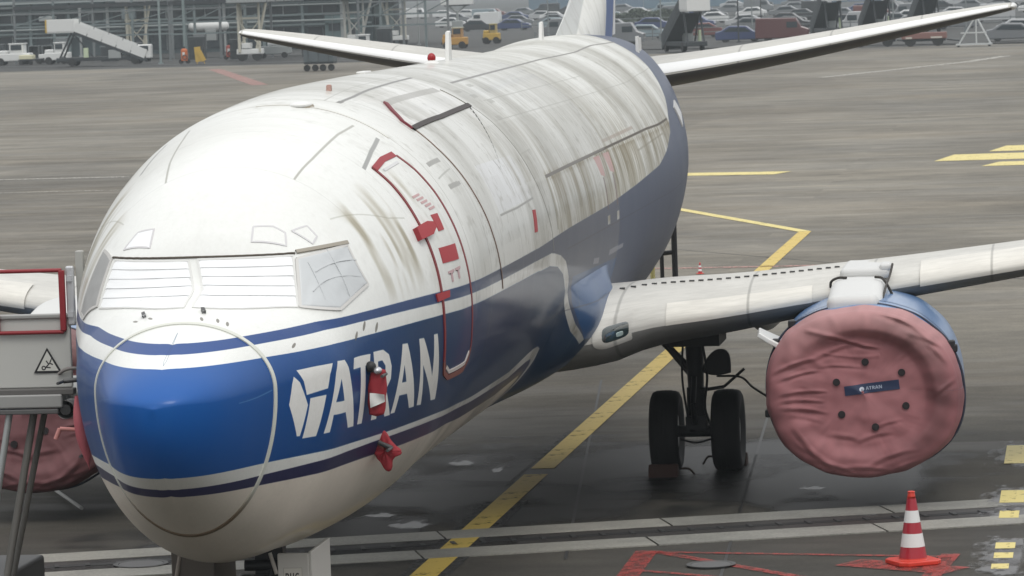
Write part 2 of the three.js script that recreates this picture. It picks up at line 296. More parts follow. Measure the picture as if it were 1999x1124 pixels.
// ------------------------------------------------------------------ aircraft: livery, painted in hull coordinates (x, angle from the crown)
const thAt = (x, y) => { const t = Math.sqrt(x), T = fT(t), B = fB(t), C = fC(t); return y >= T ? 0 : y <= B ? Math.PI : Math.acos((y - C) / (y > C ? T - C : C - B)); };
function level(xs, ys, x1, tail) {                                // a painted edge that runs level along the hull up to x1, then as listed
  const f = pchip(xs, ys), o = []; let started = false;
  for (let x = 0.004; x < x1; x += x < 3 ? 0.02 : 0.1) { const t = thAt(x, f(clamp(x, xs[0], xs[xs.length - 1]))); if (!started && t > 0 && t < Math.PI) { started = true; if (o.length) o.splice(0, o.length - 1); } if (!started) o.push([x, t]); else o.push([x, t]); }
  return o.concat(tail);
}
const c1 = level([0.8, 1.7, 2.8, 4, 6, 9.6], [3.272, 3.300, 3.345, 3.375, 3.392, 3.41], 9.5, [[9.6, 1.545], [12.18, 1.522], [15.97, 1.505], [19.08, 1.465], [21.98, 1.415], [23.17, 1.347], [24.36, 1.249], [24.9, 1.149], [25.86, 1.024], [26.46, 0.904], [27, 0.76], [27.22, 0.615], [27.5, 0]]);
const c2 = level([0.6, 1.78, 2.63, 4, 9], [3.197, 3.228, 3.266, 3.285, 3.288], 9.8, [[9.94, 1.605], [10.6, 1.606], [10.87, 1.616], [11.4, 1.644], [11.87, 1.69], [12.3, 1.79], [12.6, 1.94], [12.95, 2.08], [13.4, 2.2]]);
const c3 = level([0.4, 1.41, 2.72, 4.3, 5.2, 10.3], [3.105, 3.108, 3.143, 3.171, 3.176, 3.165], 9.7, [[9.8, 1.667], [10.5, 1.668], [11.18, 1.695], [11.72, 1.752], [12.2, 1.86], [12.5, 1.985], [12.87, 2.12], [13.33, 2.225]]);
const c4 = level([0.3, 1.0, 3, 4.6, 7, 9.7], [2.21, 2.222, 2.226, 2.245, 2.165, 2.13], 9.6, [[9.69, 2.18], [10.6, 2.14], [10.99, 2.13], [11.4, 2.135], [11.75, 2.165], [11.95, 2.25], [12.0, 2.4], [11.85, 2.6]]);
const c5 = level([0.4, 1.0, 2.2, 3.6, 4.6, 7.3, 10], [2.105, 2.114, 2.148, 2.178, 2.186, 2.09, 2.04], 10, [[10.14, 2.23], [10.9, 2.205], [11.35, 2.208], [11.65, 2.26], [11.72, 2.4], [11.6, 2.6]]);
const c6 = level([0.5, 1.7, 3, 5, 7, 10], [2.03, 2.028, 2.04, 2.05, 1.95, 1.87], 9.8, [[9.9, 2.335], [10.88, 2.315], [11.2, 2.308], [11.42, 2.34], [11.46, 2.44], [11.4, 2.6]]);
const LOGO = [[[1.5, 1.405], [1.99, 1.445], [1.9, 1.644], [1.61, 1.657]], [[1.45, 1.475], [1.63, 1.717], [1.57, 1.905], [1.53, 1.907], [1.38, 1.699]], [[1.66, 1.68], [1.88, 1.677], [1.8, 1.91], [1.61, 1.921], [1.65, 1.735]]];
const LETTERS = [[[[2.07, 1.441], [2.19, 1.468], [2.47, 1.902], [2.34, 1.897], [2.23, 1.801], [2.01, 1.797], [1.99, 1.892], [1.9, 1.897]], [[2.11, 1.613], [2.18, 1.734], [2.03, 1.729]]],
  [[[2.38, 1.519], [2.72, 1.558], [2.7, 1.612], [2.61, 1.608], [2.65, 1.906], [2.55, 1.901], [2.51, 1.604], [2.36, 1.595]]],
  [[[2.78, 1.555], [2.98, 1.57], [3.1, 1.605], [3.16, 1.668], [3.16, 1.732], [3.08, 1.775], [3.27, 1.922], [3.15, 1.92], [2.96, 1.799], [2.91, 1.795], [2.97, 1.915], [2.85, 1.911]], [[2.87, 1.617], [2.96, 1.621], [3.03, 1.655], [3.03, 1.719], [2.95, 1.74], [2.88, 1.736]]],
  [[[3.39, 1.586], [3.5, 1.594], [3.83, 1.931], [3.71, 1.927], [3.58, 1.844], [3.4, 1.836], [3.37, 1.919], [3.28, 1.917]], [[3.44, 1.692], [3.52, 1.779], [3.42, 1.774]]],
  [[[3.76, 1.6], [3.87, 1.607], [4.15, 1.814], [4.11, 1.616], [4.2, 1.621], [4.4, 1.95], [4.27, 1.943], [3.88, 1.736], [4.01, 1.939], [3.9, 1.932]]]];
const doorF = [[4.42, 0.685], [4.44, 0.814], [4.43, 0.928], [4.41, 1.045], [4.4, 1.138], [4.39, 1.256], [4.38, 1.358], [4.37, 1.467], [4.37, 1.575], [4.39, 1.676], [4.42, 1.77]];
const doorA = [[5.12, 0.716], [5.19, 0.831], [5.22, 0.978], [5.22, 1.129], [5.22, 1.262], [5.22, 1.386], [5.23, 1.497], [5.25, 1.605], [5.28, 1.718], [5.33, 1.80]];
const doorPoly = [[4.43, 0.70], ...doorF.slice(1), [4.47, 1.815], [4.55, 1.84], [5.2, 1.862], [5.29, 1.85], [5.33, 1.82], ...doorA.slice(0, -1).reverse(), [5.05, 0.695], [4.95, 0.688]];
const cargoF = [[6.48, 0.655], [6.48, 0.806], [6.55, 0.97], [6.61, 1.122], [6.68, 1.239], [6.74, 1.35], [6.86, 1.504], [7.0, 1.642]], cargoA = [[10.2, 0.447], [10.24, 0.6], [10.36, 0.783], [10.39, 0.963], [10.45, 1.152], [10.56, 1.318], [10.7, 1.474], [10.75, 1.6]];
function livery(s) {
  return canvas(2048, 2048, (c, W, H) => {
    const [x0, x1] = SEC[s], ppm = W / (x1 - x0), X = (x) => (x - x0) * ppm, Y = (t) => (1 - (t + Math.PI) / (2 * Math.PI)) * H, vpm = H / 11.8;
    const poly = (p, col, sides = [1, -1]) => { c.fillStyle = col; for (const k of sides) { c.beginPath(); p.forEach(([x, t], i) => c[i ? 'lineTo' : 'moveTo'](X(x), Y(k * t))); c.closePath(); c.fill(); } };
    const line = (p, col, w, sides = [1, -1]) => { c.strokeStyle = col; c.lineJoin = 'round'; for (const k of sides) { c.lineWidth = w * (ppm + vpm) / 2; c.beginPath(); p.forEach(([x, t], i) => c[i ? 'lineTo' : 'moveTo'](X(x), Y(k * t))); c.stroke(); } };
    c.fillStyle = '#e6e7e4'; c.fillRect(0, 0, W, H);
    poly([...c6, [11.4, Math.PI]], '#e2d8cb');
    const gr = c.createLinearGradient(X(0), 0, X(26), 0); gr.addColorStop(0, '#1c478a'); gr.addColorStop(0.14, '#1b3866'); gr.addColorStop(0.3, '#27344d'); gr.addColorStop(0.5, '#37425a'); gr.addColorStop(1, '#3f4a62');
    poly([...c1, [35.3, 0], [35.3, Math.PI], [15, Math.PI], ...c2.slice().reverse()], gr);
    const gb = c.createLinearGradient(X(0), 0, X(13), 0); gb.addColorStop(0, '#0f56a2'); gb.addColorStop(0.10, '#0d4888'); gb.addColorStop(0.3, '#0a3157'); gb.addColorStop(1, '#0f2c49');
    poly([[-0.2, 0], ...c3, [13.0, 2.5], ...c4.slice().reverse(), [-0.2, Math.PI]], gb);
    poly([...c5, ...c6.slice().reverse()], '#25264c');
    poly([[11.85, 2.6], [12.0, 2.4], [13.25, 2.26], [13.4, 2.2], [17.2, 2.2], [17.2, Math.PI], [11.6, Math.PI]], '#112c48');
    poly([[12.72, 1.94], [13.05, 2.08], [13.4, 2.2], [17.1, 2.25], [17.1, 1.85], [12.7, 1.80]], '#184373');
    poly([[17, 2.75], [35.3, 2.4], [35.3, Math.PI], [17, Math.PI]], '#4c4a4a');
    if (s === 1) { line([[15.5, 2.1], [17, 1.95], [19, 1.9]], 'rgba(130,135,150,.5)', 0.03); }
    // lettering and emblem, port side
    for (const p of LOGO) poly(p, '#e6e5e2', [1]);
    for (const L of LETTERS) { c.fillStyle = '#e6e5e2'; c.beginPath(); for (const p of L) { p.forEach(([x, t], i) => c[i ? 'lineTo' : 'moveTo'](X(x), Y(t))); c.closePath(); } c.fill('evenodd'); }
    // skin joints
    const g1 = 'rgba(120,118,108,.55)', g2 = 'rgba(70,66,56,.75)';
    for (const x of [5.47, 6.35, 8.4, 9.3, 11.2, 12.1, 13.0, 14.3, 15.6, 16.9, 18.2, 19.3, 20.4, 21.7, 22.9, 24.1, 25.2, 26.4, 27.6]) line([[x, 0], [x + 0.02, Math.PI]], x > 11 ? 'rgba(100,98,90,.42)' : g1, 0.014);
    for (const [th, a, b] of [[0.78, 10.8, 27], [0.62, 11.4, 20], [0.95, 5.6, 6.3], [0.2, 6, 10.4], [1.02, 10.5, 11.3]]) line([[a, th], [b, th - 0.01]], 'rgba(110,108,100,.38)', 0.012);
    for (const x of [3.3, 4.25]) line([[x, 0], [x + 0.02, 1.0]], 'rgba(150,150,146,.25)', 0.010);
    for (const [th, a, b] of [[1.98, 10.5, 16], [2.05, 17, 26], [1.63, 12, 26]]) line([[a, th], [b, th]], 'rgba(30,30,50,.5)', 0.012, [1]);
    line([[6.03, 0.27], [6.72, 0.282], [7.98, 0.271], [9.37, 0.255], [10.56, 0.247]], 'rgba(95,92,88,.9)', 0.035, [1]);
    line([[11.43, 0.403], [14.91, 0.372], [19.57, 0.335], [23.62, 0.345], [27.6, 0.40]], 'rgba(88,86,80,.85)', 0.035);
    line([[11.34, 1.191], [11.3, 1.26], [11.25, 1.5]], 'rgba(92,88,62,.7)', 0.06);
    line([[17.0, 1.115], [20.5, 1.10]], 'rgba(140,105,90,.5)', 0.05, [1]);
    line([[20, 1.26], [23.4, 1.22]], 'rgba(120,112,92,.5)', 0.03, [1]);
    line([[3.31, 0.409], [3.83, 0.424], [4.74, 0.421], [5.25, 0.441]], g1, 0.018); line([[4.27, 0.663], [4.78, 0.612], [5.25, 0.583]], 'rgba(110,110,108,.7)', 0.03);
    line([[3.1, 0.72], [3.9, 0.95], [4.2, 1.0]], 'rgba(150,148,138,.35)', 0.012);
    // bright hinge fairing panel above the cargo door, fresh white square, faint brackets
    poly([[6.32, 0.325], [8.13, 0.29], [10.3, 0.262], [10.24, 0.395], [10.2, 0.625], [6.48, 0.64], [7.0, 0.43]], '#f0f0ee', [1]);
    poly([[6.98, 0.405], [10.12, 0.41], [10.1, 0.462], [6.98, 0.457]], '#b2b0ac', [1]);  // grey strip across the panel is shadow drawn into the paint
    poly([[7.4, 0.991], [9.77, 1.007], [9.92, 1.269], [7.47, 1.277]], '#edeff2', [1]);
    line([[7.46, 1.285], [8.6, 1.287], [9.9, 1.272]], 'rgba(90,88,80,.6)', 0.02, [1]); line([[8.6, 1.0], [8.7, 1.06]], 'rgba(90,88,86,.6)', 0.03, [1]);
    for (const [x, t] of [[10.7, 0.48], [11.1, 0.55], [11.6, 0.62], [10.9, 0.75], [11.9, 0.45]]) poly([[x, t], [x + 0.35, t], [x + 0.38, t + 0.03], [x, t + 0.035]], 'rgba(150,150,142,.6)', [1]);
    for (const [a, t] of [[5.62, 0.86], [5.75, 1.02]]) line([[a, t], [a + 0.55, t + 0.01]], 'rgba(120,118,112,.7)', 0.035, [1]);
    // red stains below the static ports
    for (const [x, q] of [[15.9, 0], [16.85, 0]]) { poly([[x - 0.3, 1.19], [x + 0.3, 1.19], [x + 0.2, 1.33], [x - 0.15, 1.31]], 'rgba(140,66,56,.55)', [1]); line([[x, 1.33], [x - 0.05, 1.53]], 'rgba(88,62,60,.8)', 0.10, [1]); poly([[x - 0.14, 1.57], [x + 0.1, 1.57], [x + 0.1, 1.62], [x - 0.14, 1.62]], '#c3c7ce', [1]); }
    for (const p of [[[14.58, 1.784], [15.13, 1.798]], [[16.15, 1.789], [17.63, 1.793]]]) line(p, 'rgba(150,152,160,.7)', 0.06, [1]);
    // dirt: streaks run round the hull, denser aft; moss-coloured below the rain lines
    const im = c.getImageData(0, 0, W, H), D = im.data;
    for (let j = 0; j < H; j++) {
      const th = (1 - (j + 0.5) / H) * 2 * Math.PI - Math.PI, t = Math.abs(th), ty = th * 1.9 + 20;
      for (let i = 0; i < W; i++) {
        const x = x0 + (i + 0.5) / ppm, o = (j * W + i) * 4, lum = (D[o] + D[o + 1] + D[o + 2]) / 765;
        const a = vn(x * 1.15 + 0.12 * ty, ty * 0.42), b = vn(x * 3.1 + 31, ty * 0.9), d = vn(x * 15 + 7, ty * 2.4), f = vn(x * 60, ty * 30);
        let dirt = (0.55 * a + 0.31 * b + 0.14 * d);
        if (lum > 0.62) {
          const zone = lerp(0.12, 1, sstep(2.4, 8, x)) * (0.85 + 0.15 * sstep(0.0, 0.9, t));
          const pan = hash(Math.floor((x + 0.3) / 0.51) + 7, Math.floor(t / 0.36)), pan2 = hash(Math.floor(x / 2.4) + 3, Math.floor(th / 0.8 + 9)), spot = vn(x * 8, ty * 6) * vn(x * 23 + 5, ty * 17);
          let k = (0.26 + clamp((dirt - 0.33) * 2.1) * 0.56 + (pan - 0.5) * 0.09 + (pan2 - 0.5) * 0.10 + clamp(spot - 0.34) * 0.7) * zone + (f - 0.5) * 0.05;
          let moss = 0;
          if (t < 1.45) moss += sstep(2.85, 3.4, x) * (1 - sstep(4.2, 5.2, x)) * sstep(0.66, 0.86, t) * (1 - sstep(1.15, 1.42, t)) * clamp((vn(x * 6 + 3, ty * 0.9) * 0.6 + d * 0.4 - 0.48) * 3.4) * 0.55;
          if (x > 11.3 && x < 25 && t > 1.18 && t < 1.6) moss += clamp((b * 0.55 + d * 0.45 - 0.32) * 2.0) * (1 - 0.6 * sstep(1.2, 1.6, t)) * 0.85 * (1 - 0.3 * sstep(15, 24, x));
          if (x > 9 && t > 0.5 && t < 1.18) moss += clamp((b * 0.4 + d * 0.6 - 0.48) * 2.2) * 0.34 * sstep(0.5, 1.15, t);
          if (x > 11.3 && x < 25) moss += 0.5 * Math.exp(-(((t - 1.18) / 0.022) ** 2)) * clamp(d * 1.6 - 0.3);
          if (t > 2.05) { k += clamp((vn(x * 1.4, t * 3) - 0.3)) * 0.35 + sstep(2.3, 3, t) * 0.3; }
          D[o] = D[o] * (1 - k) + 142 * k; D[o + 1] = D[o + 1] * (1 - k) + 140 * k; D[o + 2] = D[o + 2] * (1 - k) + 130 * k;
          moss = clamp(moss, 0, 0.8);
          D[o] = D[o] * (1 - moss) + 108 * moss; D[o + 1] = D[o + 1] * (1 - moss) + 96 * moss; D[o + 2] = D[o + 2] * (1 - moss) + 66 * moss;
        } else if (x > 1.4) {
          const k = clamp((dirt - 0.4) * 1.2) * 0.16 * sstep(1.4, 12, x) + (f - 0.5) * 0.05 + (x > 12 ? 0.06 * a : 0);
          for (let q = 0; q < 3; q++) D[o + q] = D[o + q] * (1 - k) + 150 * k;
        }
      }
    }
    c.putImageData(im, 0, 0);
    line([[11.34, 1.191], [13.86, 1.177], [18.06, 1.158], [21.77, 1.145], [24.6, 1.155]], '#3a2f1c', 0.034);
    if (s === 0) { line([[0.42, 0], [0.5, 0.02], [1.0, 0.0]], 'rgba(20,50,90,.5)', 0.008); line([[0.62, 1.62], [0.9, 1.60], [1.14, 1.575]], 'rgba(120,150,190,.5)', 0.012, [1]); line([[0.3, -1.4], [0.8, -1.62]], 'rgba(120,150,190,.4)', 0.012, [1]); }
    // small dark scuffs on the white band beside the lettering and marks on the radome edge
    for (const [x, t] of [[1.62, 1.10], [2.5, 1.38], [2.68, 1.36], [2.9, 1.42], [1.53, -0.554], [1.45, -0.389], [1.3, 0.175], [1.32, 0.34], [1.31, 0.453]]) { c.fillStyle = 'rgba(96,92,84,.75)'; c.beginPath(); c.ellipse(X(x), Y(t), 0.045 * ppm, 0.03 * vpm, 0.5, 0, 7); c.fill(); }
  });
}
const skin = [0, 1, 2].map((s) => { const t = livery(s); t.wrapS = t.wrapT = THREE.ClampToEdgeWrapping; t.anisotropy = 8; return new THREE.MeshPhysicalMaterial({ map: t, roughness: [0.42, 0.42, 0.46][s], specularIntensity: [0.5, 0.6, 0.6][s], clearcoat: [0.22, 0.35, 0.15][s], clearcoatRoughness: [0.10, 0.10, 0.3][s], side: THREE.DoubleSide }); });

// ------------------------------------------------------------------ aircraft: materials
const mWhite = MP([0.74, 0.74, 0.72], { roughness: 0.4, clearcoat: 0.3, clearcoatRoughness: 0.2 });
const mPylon = MP([0.60, 0.60, 0.59], { map: null, roughness: 0.5 });
const mGrey = M([0.46, 0.46, 0.45], { roughness: 0.42 });
const wingMap = canvas(1024, 1024, (c, w) => {
  const im = c.createImageData(w, w), D = im.data;
  for (let y = 0; y < w; y++) for (let x = 0; x < w; x++) {
    const u = x / w * 14, v = y / w, k = 0.4 * vn(u * 3, v * 18) + 0.35 * vn(u * 11, v * 60 + 5) + 0.25 * vn(u * 2 + 50, v * 6);
    let g = 0.90 + 0.13 * (k - 0.5); if (Math.abs((u * 0.71) % 1 - 0.5) < 0.006) g *= 0.8; if (Math.abs(v * 9 % 1 - 0.5) < 0.012) g *= 0.9;
    const o = (y * w + x) * 4; D[o] = clamp(g) * 250; D[o + 1] = clamp(g) * 247; D[o + 2] = clamp(g - 0.012) * 244; D[o + 3] = 255;
  }
  c.putImageData(im, 0, 0);
});
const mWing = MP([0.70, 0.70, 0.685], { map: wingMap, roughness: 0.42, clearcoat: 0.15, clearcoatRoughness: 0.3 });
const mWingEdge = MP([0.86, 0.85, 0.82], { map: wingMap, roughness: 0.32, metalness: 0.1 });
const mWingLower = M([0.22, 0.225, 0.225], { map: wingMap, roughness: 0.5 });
const mDarkEdge = M([0.06, 0.058, 0.056], { roughness: 0.5 });
const mBlue = MP([0.045, 0.13, 0.33], { roughness: 0.35, clearcoat: 0.6, clearcoatRoughness: 0.15 });
const mBlueFair = MP([0.012, 0.045, 0.115], { roughness: 0.4, clearcoat: 0.35, clearcoatRoughness: 0.12, specularIntensity: 0.5 });
const mNacelle = MP([0.11, 0.22, 0.43], { roughness: 0.35, clearcoat: 0.6, clearcoatRoughness: 0.15 });
const mSteel = M(0.09, { roughness: 0.5, metalness: 0.5 });
const mBlackGear = M([0.022, 0.023, 0.026], { roughness: 0.5, metalness: 0.2 });
const mRubber = M([0.014, 0.014, 0.016], { roughness: 0.75 });
const mRed = M([0.36, 0.022, 0.03], { roughness: 0.55 });
const mDarkLine = M([0.07, 0.055, 0.04], { roughness: 0.7 });
const mSeal = M([0.55, 0.53, 0.46], { roughness: 0.5 });
const mRedFrame = M([0.20, 0.02, 0.022], { roughness: 0.5 });

// ------------------------------------------------------------------ aircraft: body parts
const jet = thing('airplane', 'white and blue parked cargo jet with covered engines filling the foreground', 'airplane', [0, 0, 0]);
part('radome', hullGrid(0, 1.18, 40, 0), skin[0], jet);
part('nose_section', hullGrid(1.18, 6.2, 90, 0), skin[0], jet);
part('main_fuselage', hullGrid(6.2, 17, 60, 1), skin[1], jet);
part('rear_fuselage', hullGrid(17, 35.2, 80, 2), skin[2], jet);
part('tail_cone', new THREE.SphereGeometry(0.27, 24, 16).scale(1.4, 0.9, 1).translate(35.2, 4.69, 0), mGrey, jet);
{ // rubber strap over the radome joint; rusty below
  const pts = []; for (let i = 0; i < 120; i++) pts.push([1.18, -Math.PI + 2 * Math.PI * i / 120]);
  const g = ribbon(pts, 0.046, 0.010, true), n = g.attributes.position.count, col = new Float32Array(n * 3);
  for (let i = 0; i < n; i++) { const y = g.attributes.position.getY(i), k = 1 - sstep(1.75, 2.15, y); col.set([lerp(0.62, 0.13, k), lerp(0.63, 0.09, k), lerp(0.57, 0.05, k)], i * 3); }
  g.setAttribute('color', new THREE.BufferAttribute(col, 3));
  part('radome_strap', g, M(1, { vertexColors: true, roughness: 0.5 }), jet);
}
// cockpit glazing: covered with folded white sheeting
const mSheet = M([0.84, 0.85, 0.86], { roughness: 0.5 }), mFoilShade = M([0.54, 0.56, 0.57], { roughness: 0.4, metalness: 0.15 }), mFoilShadeDark = M([0.30, 0.30, 0.295], { roughness: 0.5 });  // side covers greyed: facet shading is put into these foil colours
// the hull point that lies straight aft of (y, z): keeps window edges straight when seen from ahead
function front(y, z) {
  let a = 0.6, b = 4.6; const out = (x) => { const t = Math.sqrt(x), C = fC(t); return Math.hypot(z / fW(t), (y - C) / (y > C ? fT(t) - C : C - fB(t))) > 1; };
  for (let i = 0; i < 36; i++) { const m = (a + b) / 2; if (out(m)) a = m; else b = m; }
  const t = Math.sqrt(b), C = fC(t); return [b, Math.atan2(z / fW(t), (y - C) / (y > C ? fT(t) - C : C - fB(t)))];
}
const yz = ([x, t]) => { const p = hull(x, t); return [p.y, p.z]; };
function straight(pts, closed, n = 10) { const q = pts.map(yz), o = []; for (let i = 0; i < (closed ? q.length : q.length - 1); i++) { const a = q[i], b = q[(i + 1) % q.length]; for (let k = 0; k < n; k++) o.push(front(lerp(a[0], b[0], k / n), lerp(a[1], b[1], k / n))); } if (!closed) o.push(pts[pts.length - 1]); return o; }
function quadPatch(q, n, m, lift, s0 = 0, s1 = 1, t0 = 0, t1 = 1) {
  const c = q.map(yz), f = (s, t, k) => lerp(lerp(c[0][k], c[1][k], s), lerp(c[3][k], c[2][k], s), t);
  return gridGeo(n, m, (a, b) => { const s = lerp(s0, s1, a), t = lerp(t0, t1, b), [x, th] = front(f(s, t, 0), f(s, t, 1)), p = hp(x, th, lift(s, t, a, b)); return { p: [p.x, p.y, p.z], uv: uvOf(0, x, th) }; });
}
function coveredWindow(q, bands, mat, frameMat) {
  const t = part('cockpit_window', quadPatch(q, 16, 12, () => 0.003), M([0.70, 0.71, 0.71], { roughness: 0.5 }), jet);
  for (let k = 0; k < bands; k++) part('cover_fold', quadPatch(q, 24, 5, (s, v, a, b) => 0.005 + 0.0045 * b + 0.004 * (vn(s * 7 + k * 7, v * 9) - 0.5) * (b < 0.99 ? 1 : 0) - (a === 0 || a === 1 ? 0.004 : 0), 0.004, 0.996, k / bands, (k + 1) / bands - 0.004), mat, t);
  part('window_frame', ribbon(straight(q, true), 0.020, 0.008, true), frameMat, t);
  return t;
}
const mFrameLight = M([0.68, 0.68, 0.66]);
coveredWindow([[2.33, -0.085], [2.48, 0.602], [2.15, 0.742], [1.57, 0.01]], 5, mSheet, mFrameLight);
coveredWindow([[2.66, -0.78], [2.33, -0.15], [1.57, -0.075], [2.32, -0.944]], 5, mSheet, mFrameLight);
{
  const P2 = [[2.47, 0.634], [3.01, 0.899], [2.97, 1.161], [2.42, 1.118], [2.16, 0.762]];
  const t = part('cockpit_window', patch(straight(P2, true, 6), 0.005, 0, 8), M(0.2), jet);
  const foil = part('window_cover', patch(straight(P2, true, 6), 0.012, 0, 12, (x, th, k) => k < 0.99 ? 0.008 * (vn(x * 9, th * 14) - 0.5) + 0.006 * (vn(x * 30, th * 9) - 0.5) : 0), mFoilShade, t); foil.userData.label = 'cover on the port side window with shading put into its grey';
  for (const [a, b] of [[[2.47, 0.80], [2.98, 1.0]], [[2.33, 0.83], [2.9, 1.09]], [[2.75, 0.80], [2.62, 1.12]], [[2.5, 0.72], [2.35, 0.95]]]) part('cover_seam', ribbon([a, b], 0.008, 0.017), M([0.53, 0.55, 0.56]), t);
  part('window_frame', ribbon(straight(P2, true), 0.026, 0.014, true), M([0.60, 0.59, 0.57]), t);
  const Q = [[3.04, -0.903], [2.71, -0.815], [2.36, -0.975], [2.52, -1.2], [2.79, -1.257]];
  const u = part('cockpit_window', patch(Q, 0.005, 0, 8), M(0.2), jet);
  part('window_cover', patch(Q, 0.012, 0, 10, (x, th, k) => k < 0.99 ? 0.01 * (vn(x * 9, th * 14 + 40) - 0.5) : 0), mFoilShadeDark, u);
  part('window_frame', ribbon(Q, 0.03, 0.014, true), M([0.5, 0.49, 0.47]), u);
}
for (const q of [[[2.59, 0.273], [2.65, 0.405], [2.64, 0.496], [2.53, 0.532], [2.46, 0.287]], [[2.69, 0.535], [2.83, 0.613], [2.8, 0.703], [2.70, 0.70]], [[2.68, -0.694], [2.76, -0.574], [2.68, -0.442], [2.5, -0.46]]]) {
  const t = part('eyebrow_panel', patch(q, 0.004, 0, 6), q[0][1] < 0 ? mSheet : skin[0], jet); part('panel_edge', ribbon(q, 0.018, 0.006, true), M([0.60, 0.59, 0.60]), t);
}
part('rain_gutter', ribbon(straight([[2.72, -0.8], [2.345, -0.126], [2.505, 0.609]], false), 0.014, 0.014), mDarkLine, jet);
part('rain_gutter', ribbon(straight([[2.52, 0.612], [3.04, 0.89]], false), 0.035, 0.02), M([0.33, 0.30, 0.25]), jet);
part('windscreen_wiper', ribbon([[1.50, 0.12], [1.42, 0.16]], 0.03, 0.03), mSteel, jet); part('windscreen_wiper', ribbon([[1.62, -0.46], [1.52, -0.45]], 0.03, 0.03), mSteel, jet);
// entry door with its red outline and placards
{
  const d = part('entry_door', patch(doorPoly, 0.007, 0, 14), skin[0], jet);
  part('door_outline', ribbon([...doorF], 0.038, 0.011), mRedFrame, d);
  part('door_outline', ribbon([...doorA], 0.042, 0.0115), mRedFrame, d);
  part('door_outline', ribbon([doorF[10], [4.47, 1.83], [4.6, 1.862], [5.15, 1.878], [5.3, 1.85], doorA[9]], 0.05, 0.012), M([0.20, 0.065, 0.05]), d);
  part('door_sill', ribbon([[4.48, 1.80], [4.6, 1.835], [5.15, 1.848], [5.26, 1.81]], 0.035, 0.014), M([0.55, 0.5, 0.47]), d);
  part('door_head_strip', ribbon([[4.42, 0.70], [4.75, 0.685], [5.1, 0.70]], 0.065, 0.014), M([0.30, 0.03, 0.04]), d);
  for (const q of [[[4.75, 1.061], [4.93, 1.072], [4.89, 1.16], [4.74, 1.153]], [[4.57, 1.225], [5.03, 1.252], [5, 1.331], [4.55, 1.305]]]) part('red_placard', patch(q, 0.013, 0, 4), mRed, d);
  part('door_handle', patch([[4.22, 1.072], [4.5, 1.075], [4.64, 1.095], [4.64, 1.125], [4.5, 1.148], [4.2, 1.14]], 0.05, 0, 4), mRed, d);
  part('red_tape', patch([[4.22, 1.427], [4.56, 1.444], [4.54, 1.476], [4.24, 1.469]], 0.015, 0, 4), mRed, d);
  part('faded_lettering', [0, 1, 2, 3, 4].map((i) => patch([[4.62 + i * 0.045, 0.93 + i * 0.024], [4.80 + i * 0.04, 0.935 + i * 0.024], [4.80 + i * 0.04, 0.947 + i * 0.024], [4.62 + i * 0.045, 0.943 + i * 0.024]], 0.012, 0, 3)), M([0.52, 0.34, 0.34]), d);
  for (const [x, t] of [[4.62, 1.355], [4.82, 1.36]]) part('faded_lettering', patch([[x, t], [x + 0.16, t + 0.004], [x + 0.16, t + 0.014], [x + 0.10, t + 0.016], [x + 0.09, t + 0.06], [x + 0.05, t + 0.06], [x + 0.05, t + 0.014], [x, t + 0.012]], 0.012, 0, 3), M([0.50, 0.34, 0.35]), d);
  part('hinge_cover', ribbon([[4.55, 0.735], [5.0, 0.745]], 0.03, 0.012), M([0.6, 0.6, 0.6]), d);
}
// main-deck cargo door: the seam lines stand proud as sealed gaps, the hinge line dark
{
  const poly = [[6.5, 0.66], ...cargoF.slice(1), [8.5, 1.645], ...cargoA.slice(1).reverse(), [10.2, 0.64], [8.3, 0.66]];
  const d = part('cargo_door', patch(poly, 0.006, 1, 16), skin[1], jet);
  part('door_gap', ribbon(cargoF, 0.022, 0.008), M([0.22, 0.15, 0.12]), d); part('door_gap', ribbon(cargoA, 0.022, 0.008), M([0.28, 0.27, 0.24]), d);
  part('hinge', ribbon([[6.43, 0.653], [8.11, 0.655], [10.25, 0.629]], 0.055, 0.02), M([0.03, 0.022, 0.02]), d);
  part('hinge_edge', ribbon([[7.0, 0.43], [6.72, 0.497], [6.45, 0.587], [6.43, 0.653]], 0.045, 0.02), M([0.17, 0.02, 0.03]), d);
  part('red_marking', patch([[9.58, 1.332], [9.78, 1.336], [9.62, 1.455], [9.42, 1.453]], 0.012, 1, 4), mRed, d);
}
part('seam_strip', ribbon([[5.47, -0.1], [5.48, 0.3], [5.46, 0.56], [5.45, 0.62]], 0.03, 0.006), M([0.62, 0.61, 0.57]), jet);
// antennas and beacon on the crown
function blade(x, h, c, mat, name = 'blade_antenna', th = 0) { const p = hp(x, th, -0.02), s = new THREE.Shape([[0, 0], [c, 0], [c * 0.85, h * 0.94], [c * 0.75, h], [c * 0.35, h * 0.97]].map((q) => new THREE.Vector2(...q))); return part(name, new THREE.ExtrudeGeometry(s, { depth: 0.02, bevelEnabled: true, bevelSize: 0.01, bevelThickness: 0.014, bevelSegments: 2 }).translate(p.x, p.y, p.z - 0.01), mat, jet); }
blade(15.9, 0.36, 0.26, mWhite); blade(24.3, 0.26, 0.24, mWhite); blade(6.85, 0.07, 0.07, M([0.4, 0.24, 0.2]), 'blade_antenna', 0.137);
for (const [x, h] of [[28.3, 0.26], [29.2, 0.2], [29.9, 0.2], [30.5, 0.18], [31, 0.18]]) { const p = hp(x, 0.62, -0.02); part('vortex_generator', bx(0.16, h, 0.04, p.x, p.y + h / 2, p.z), mWhite, jet); }
